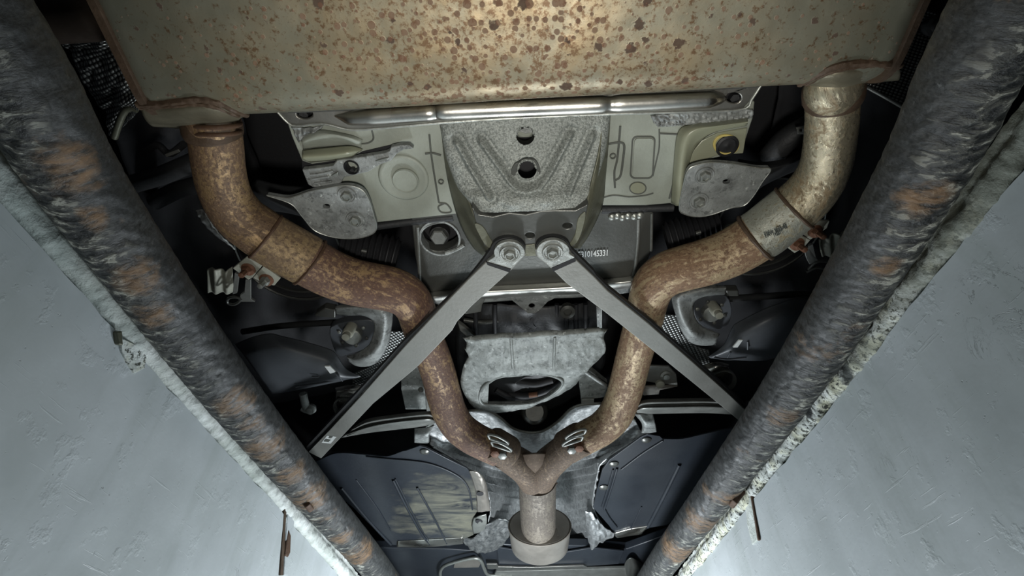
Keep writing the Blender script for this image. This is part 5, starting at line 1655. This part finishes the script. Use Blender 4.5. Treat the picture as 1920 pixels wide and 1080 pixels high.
# ------------------------------------------------------------------ exhaust hangers with rusty bolts
def hanger(label, plate, bolts, strip, arm, loop, rows):
    t = thing('exhaust_hanger', label, 'hanger', P(bolts[0][0], bolts[0][1], .82), 'bolted exhaust hangers')
    for q in plate:
        slab('hanger_plate', q, .81, .005, M['beige'], t, bev=.0015)
    for (x, y, m) in bolts:
        c = P(x, y, .81)
        r = px2m(13, x, y, .81)
        w = link('washer', lathe_bm(c, FACE, [(r, -.003), (r, .003), (r * .7, .005), (0, .005)], 24), M['rustbolt'], t)
        link('nut', lathe_bm(c, FACE, [(r * .72, 0), (r * .72, .012), (r * .55, .015), (r * .42, .015), (r * .42, .032), (0, .034)], 6), m, w)
    loft('hanger_strip', rows, .86, 26, 12, M['beige'], t, disp=lambda u, v, x, y: .004 * math.sin(u * 14))
    for a in arm:
        slab('hanger_arm', a, .83, .006, M['beam'], t, bev=.001)
    rod('wire_loop', loop, .003, M['carrier'], t, n=40)
    return t


hanger('bolted cream hanger bracket left of the left exhaust pipe sleeve',
       [[(436, 503), (462, 482), (492, 498), (474, 520), (466, 525)], [(474, 521), (494, 499), (526, 522), (514, 536), (494, 532)]],
       [(466, 504, M['rustbolt']), (500, 524, M['zinc'])], None,
       [[(440, 512), (448, 516), (444, 550), (436, 552)], [(460, 524), (470, 524), (470, 560), (478, 566), (448, 566), (450, 554), (458, 548)]],
       [(452, 560, .83), (440, 557, .83), (428, 560, .83), (427, 568, .83), (438, 571, .83), (448, 566, .83), (452, 560, .83)],
       [[(388, 506, .86), (400, 503, .85), (418, 508, .85), (434, 504, .84)], [(389, 528, .86), (404, 525, .852), (420, 527, .852), (436, 528, .85)], [(390, 550, .86), (405, 550, .86), (420, 550, .86), (437, 550, .86)]])
hanger('bolted cream hanger bracket right of the right exhaust pipe sleeve',
       [[(1500, 436), (1525, 414), (1556, 414), (1551, 428), (1520, 450)], [(1470, 460), (1497, 440), (1520, 450), (1508, 464), (1490, 475)]],
       [(1528, 433, M['rustbolt']), (1494, 457, M['rustbolt'])], None,
       [[(1516, 462), (1524, 458), (1532, 492), (1522, 494)], [(1507, 466), (1516, 464), (1535, 490), (1518, 496), (1512, 485)]],
       [(1515, 505, .83), (1530, 492, .83), (1548, 490, .83), (1555, 496, .83), (1548, 503, .83), (1530, 502, .83), (1512, 510, .83)],
       [[(1538, 450, .84), (1552, 446, .85), (1566, 440, .85), (1584, 436, .86)], [(1540, 466, .85), (1553, 464, .852), (1568, 460, .852), (1584, 458, .86)], [(1544, 482, .86), (1556, 481, .86), (1570, 480, .86), (1584, 476, .86)]])

# ------------------------------------------------------------------ dark running gear in the shadows
def dark_disc(px, py, rpx, label):
    t = thing('brake_disc_shield', label, 'brake shield', P(px, py, .95))
    r = px2m(rpx, px, py, .995)
    link('shield_dish', lathe_bm(P(px, py, .995), (0, -.25, -1), [(r, -.02), (r, .0), (r * .93, .008), (r * .88, .006), (r * .5, .012), (0, .014)], 48), M['rubber'], t)
    link('shield_rim', lathe_bm(P(px, py, .995), (0, -.25, -1), [(r * 1.02, -.006), (r * 1.03, .002), (r * .99, .006), (r * .96, .002), (r * .97, -.006)], 48, ring=True), M['carrier'], t)
    link('inner_rim', lathe_bm(P(px, py, .985), (0, -.25, -1), [(r * .84, -.004), (r * .84, .004), (r * .81, .004), (r * .81, -.004)], 48, ring=True), M['carrier'], t)


dark_disc(550, 470, 108, 'dark round dished shield behind the left exhaust pipe')
dark_disc(1435, 420, 108, 'dark round dished shield behind the right exhaust pipe')
for lab, a, b, ring in (('ribbed black axle boot between the left exhaust pipe and the carrier plate', [(640, 462, 56, .90), (680, 470, 66, .90), (720, 478, 74, .90), (745, 484, 70, .90)], None, (728, 480)),
                        ('ribbed black axle boot between the right exhaust pipe and the carrier plate', [(1350, 425, 56, .90), (1310, 436, 64, .90), (1272, 446, 72, .90), (1250, 452, 66, .90)], None, (1262, 449))):
    t = thing('axle_boot', lab, 'axle boot', P(a[1][0], a[1][1], .9))
    n = 70
    d = resample(a, n)
    ws = [P(q[0], q[1], q[3]) for q in d]
    rs2 = [px2m(q[2] / 2, q[0], q[1], q[3]) for q in d]
    link('boot', sweep_bm(ws, rs2, 32, True, rfun=lambda l, an, i: .004 * math.sin(i * .9)), M['rubber'], t)
    joint = resample(a, 12)
    rod('boot_clip', [(q[0], q[1], .87) for q in joint[4:6]], .005, M['carrier'], t)
for lab, pts, r in (('upper black control arm in the dark left of the left exhaust pipe', [(250, 345, .93), (300, 330, .92), (345, 312, .90), (372, 300, .90)], .018),
                    ('lower black control arm in the dark left of the left exhaust pipe', [(290, 378, .97), (330, 358, .965), (372, 346, .96), (395, 342, .96)], .018),
                    ('black control arm in the dark left of the right exhaust pipe', [(1440, 300, .98), (1475, 262, .97), (1515, 240, .96), (1530, 238, .96)], .024),
                    ('black cross link above the left black arm cover', [(455, 622, .95), (520, 612, .94), (600, 606, .93), (640, 604, .92)], .008),
                    ('black cross link above the right black arm cover', [(1365, 560, .9), (1430, 556, .91), (1500, 552, .92), (1550, 556, .93)], .008)):
    tag(rod('control_arm', pts, r, M['sooty'], None, seg=16), lab, 'control arm')
br2 = tag(slab('stepped_bracket', [(590, 590), (608, 578), (629, 582), (629, 597), (590, 594)], .89, .02, M['carrier'], bev=.003), 'small dark stepped bracket left of the left C-shaped mount', 'bracket')
br3 = tag(slab('stepped_bracket', [(1361, 545), (1385, 545), (1386, 556), (1362, 556)], .89, .02, M['carrier'], bev=.003), 'small dark stepped bracket right of the right C-shaped mount', 'bracket')
tag(slab('slotted_clip', [(1493, 240), (1512, 236), (1512, 252), (1496, 252)], .92, .004, M['beam'], bev=.001, holes=[[(1499, 243), (1505, 242), (1505, 247), (1500, 247)]]), 'tiny slotted grey clip left of the right exhaust pipe', 'clip')
gh = thing('pale_hose_guard', 'torn pale grey guard peeping out left of the left exhaust elbow', 'guard', P(390, 420, .87))
loft('guard_sheet', [[(366, 395, .88), (376, 392, .87), (384, 400, .86)], [(374, 410, .88), (385, 412, .86), (396, 420, .85)], [(390, 430, .88), (402, 436, .86), (414, 444, .85)], [(410, 448, .88), (420, 454, .87), (440, 468, .86)]], .86, 14, 26, M['galv'], gh, disp=lambda u, v, x, y: .005 * mn.noise(Vector((x * .1, y * .1, 2))))
tag(rod('shield_lip', [(602, 465, .90), (618, 468, .90), (640, 480, .90), (668, 492, .90)], .004, M['zinc']), 'thin bright curved lip above the left exhaust pipe', 'trim strip')
tag(rod('shield_lip', [(1310, 455, .90), (1340, 438, .90), (1362, 424, .90), (1382, 419, .90)], .004, M['zinc']), 'thin bright curved lip above the right exhaust pipe', 'trim strip')

# odds and ends in the dark corner beyond the left pit pipe
tag(rod('bracket_edge', [(214, 258, .90), (224, 228, .90), (234, 208, .90), (246, 202, .90), (258, 206, .90)], .006, M['flange']), 'curved dull bracket edge below the dim embossed shield on the left', 'bracket edge')
tag(rod('brake_line', [(270, 285, .95), (295, 272, .94), (318, 288, .93), (345, 270, .92)], .007, M['sooty']), 'thin black brake line in the dark left of the left exhaust collar', 'brake line')
tag(slab('line_clip', [(308, 290), (334, 280), (338, 285), (312, 295)], .915, .006, M['beam'], bev=.001), 'small grey clip on the thin black brake line, left of the left exhaust collar', 'clip')
tag(link('hex_bolt', lathe_bm(P(1752, 48, .93), FACE, [(.016, -.01), (.016, .004), (.010, .006), (.010, .014), (0, .015)], 12), M['sooty']), 'dark hex bolt head between the muffler end and the right pit pipe', 'bolt')
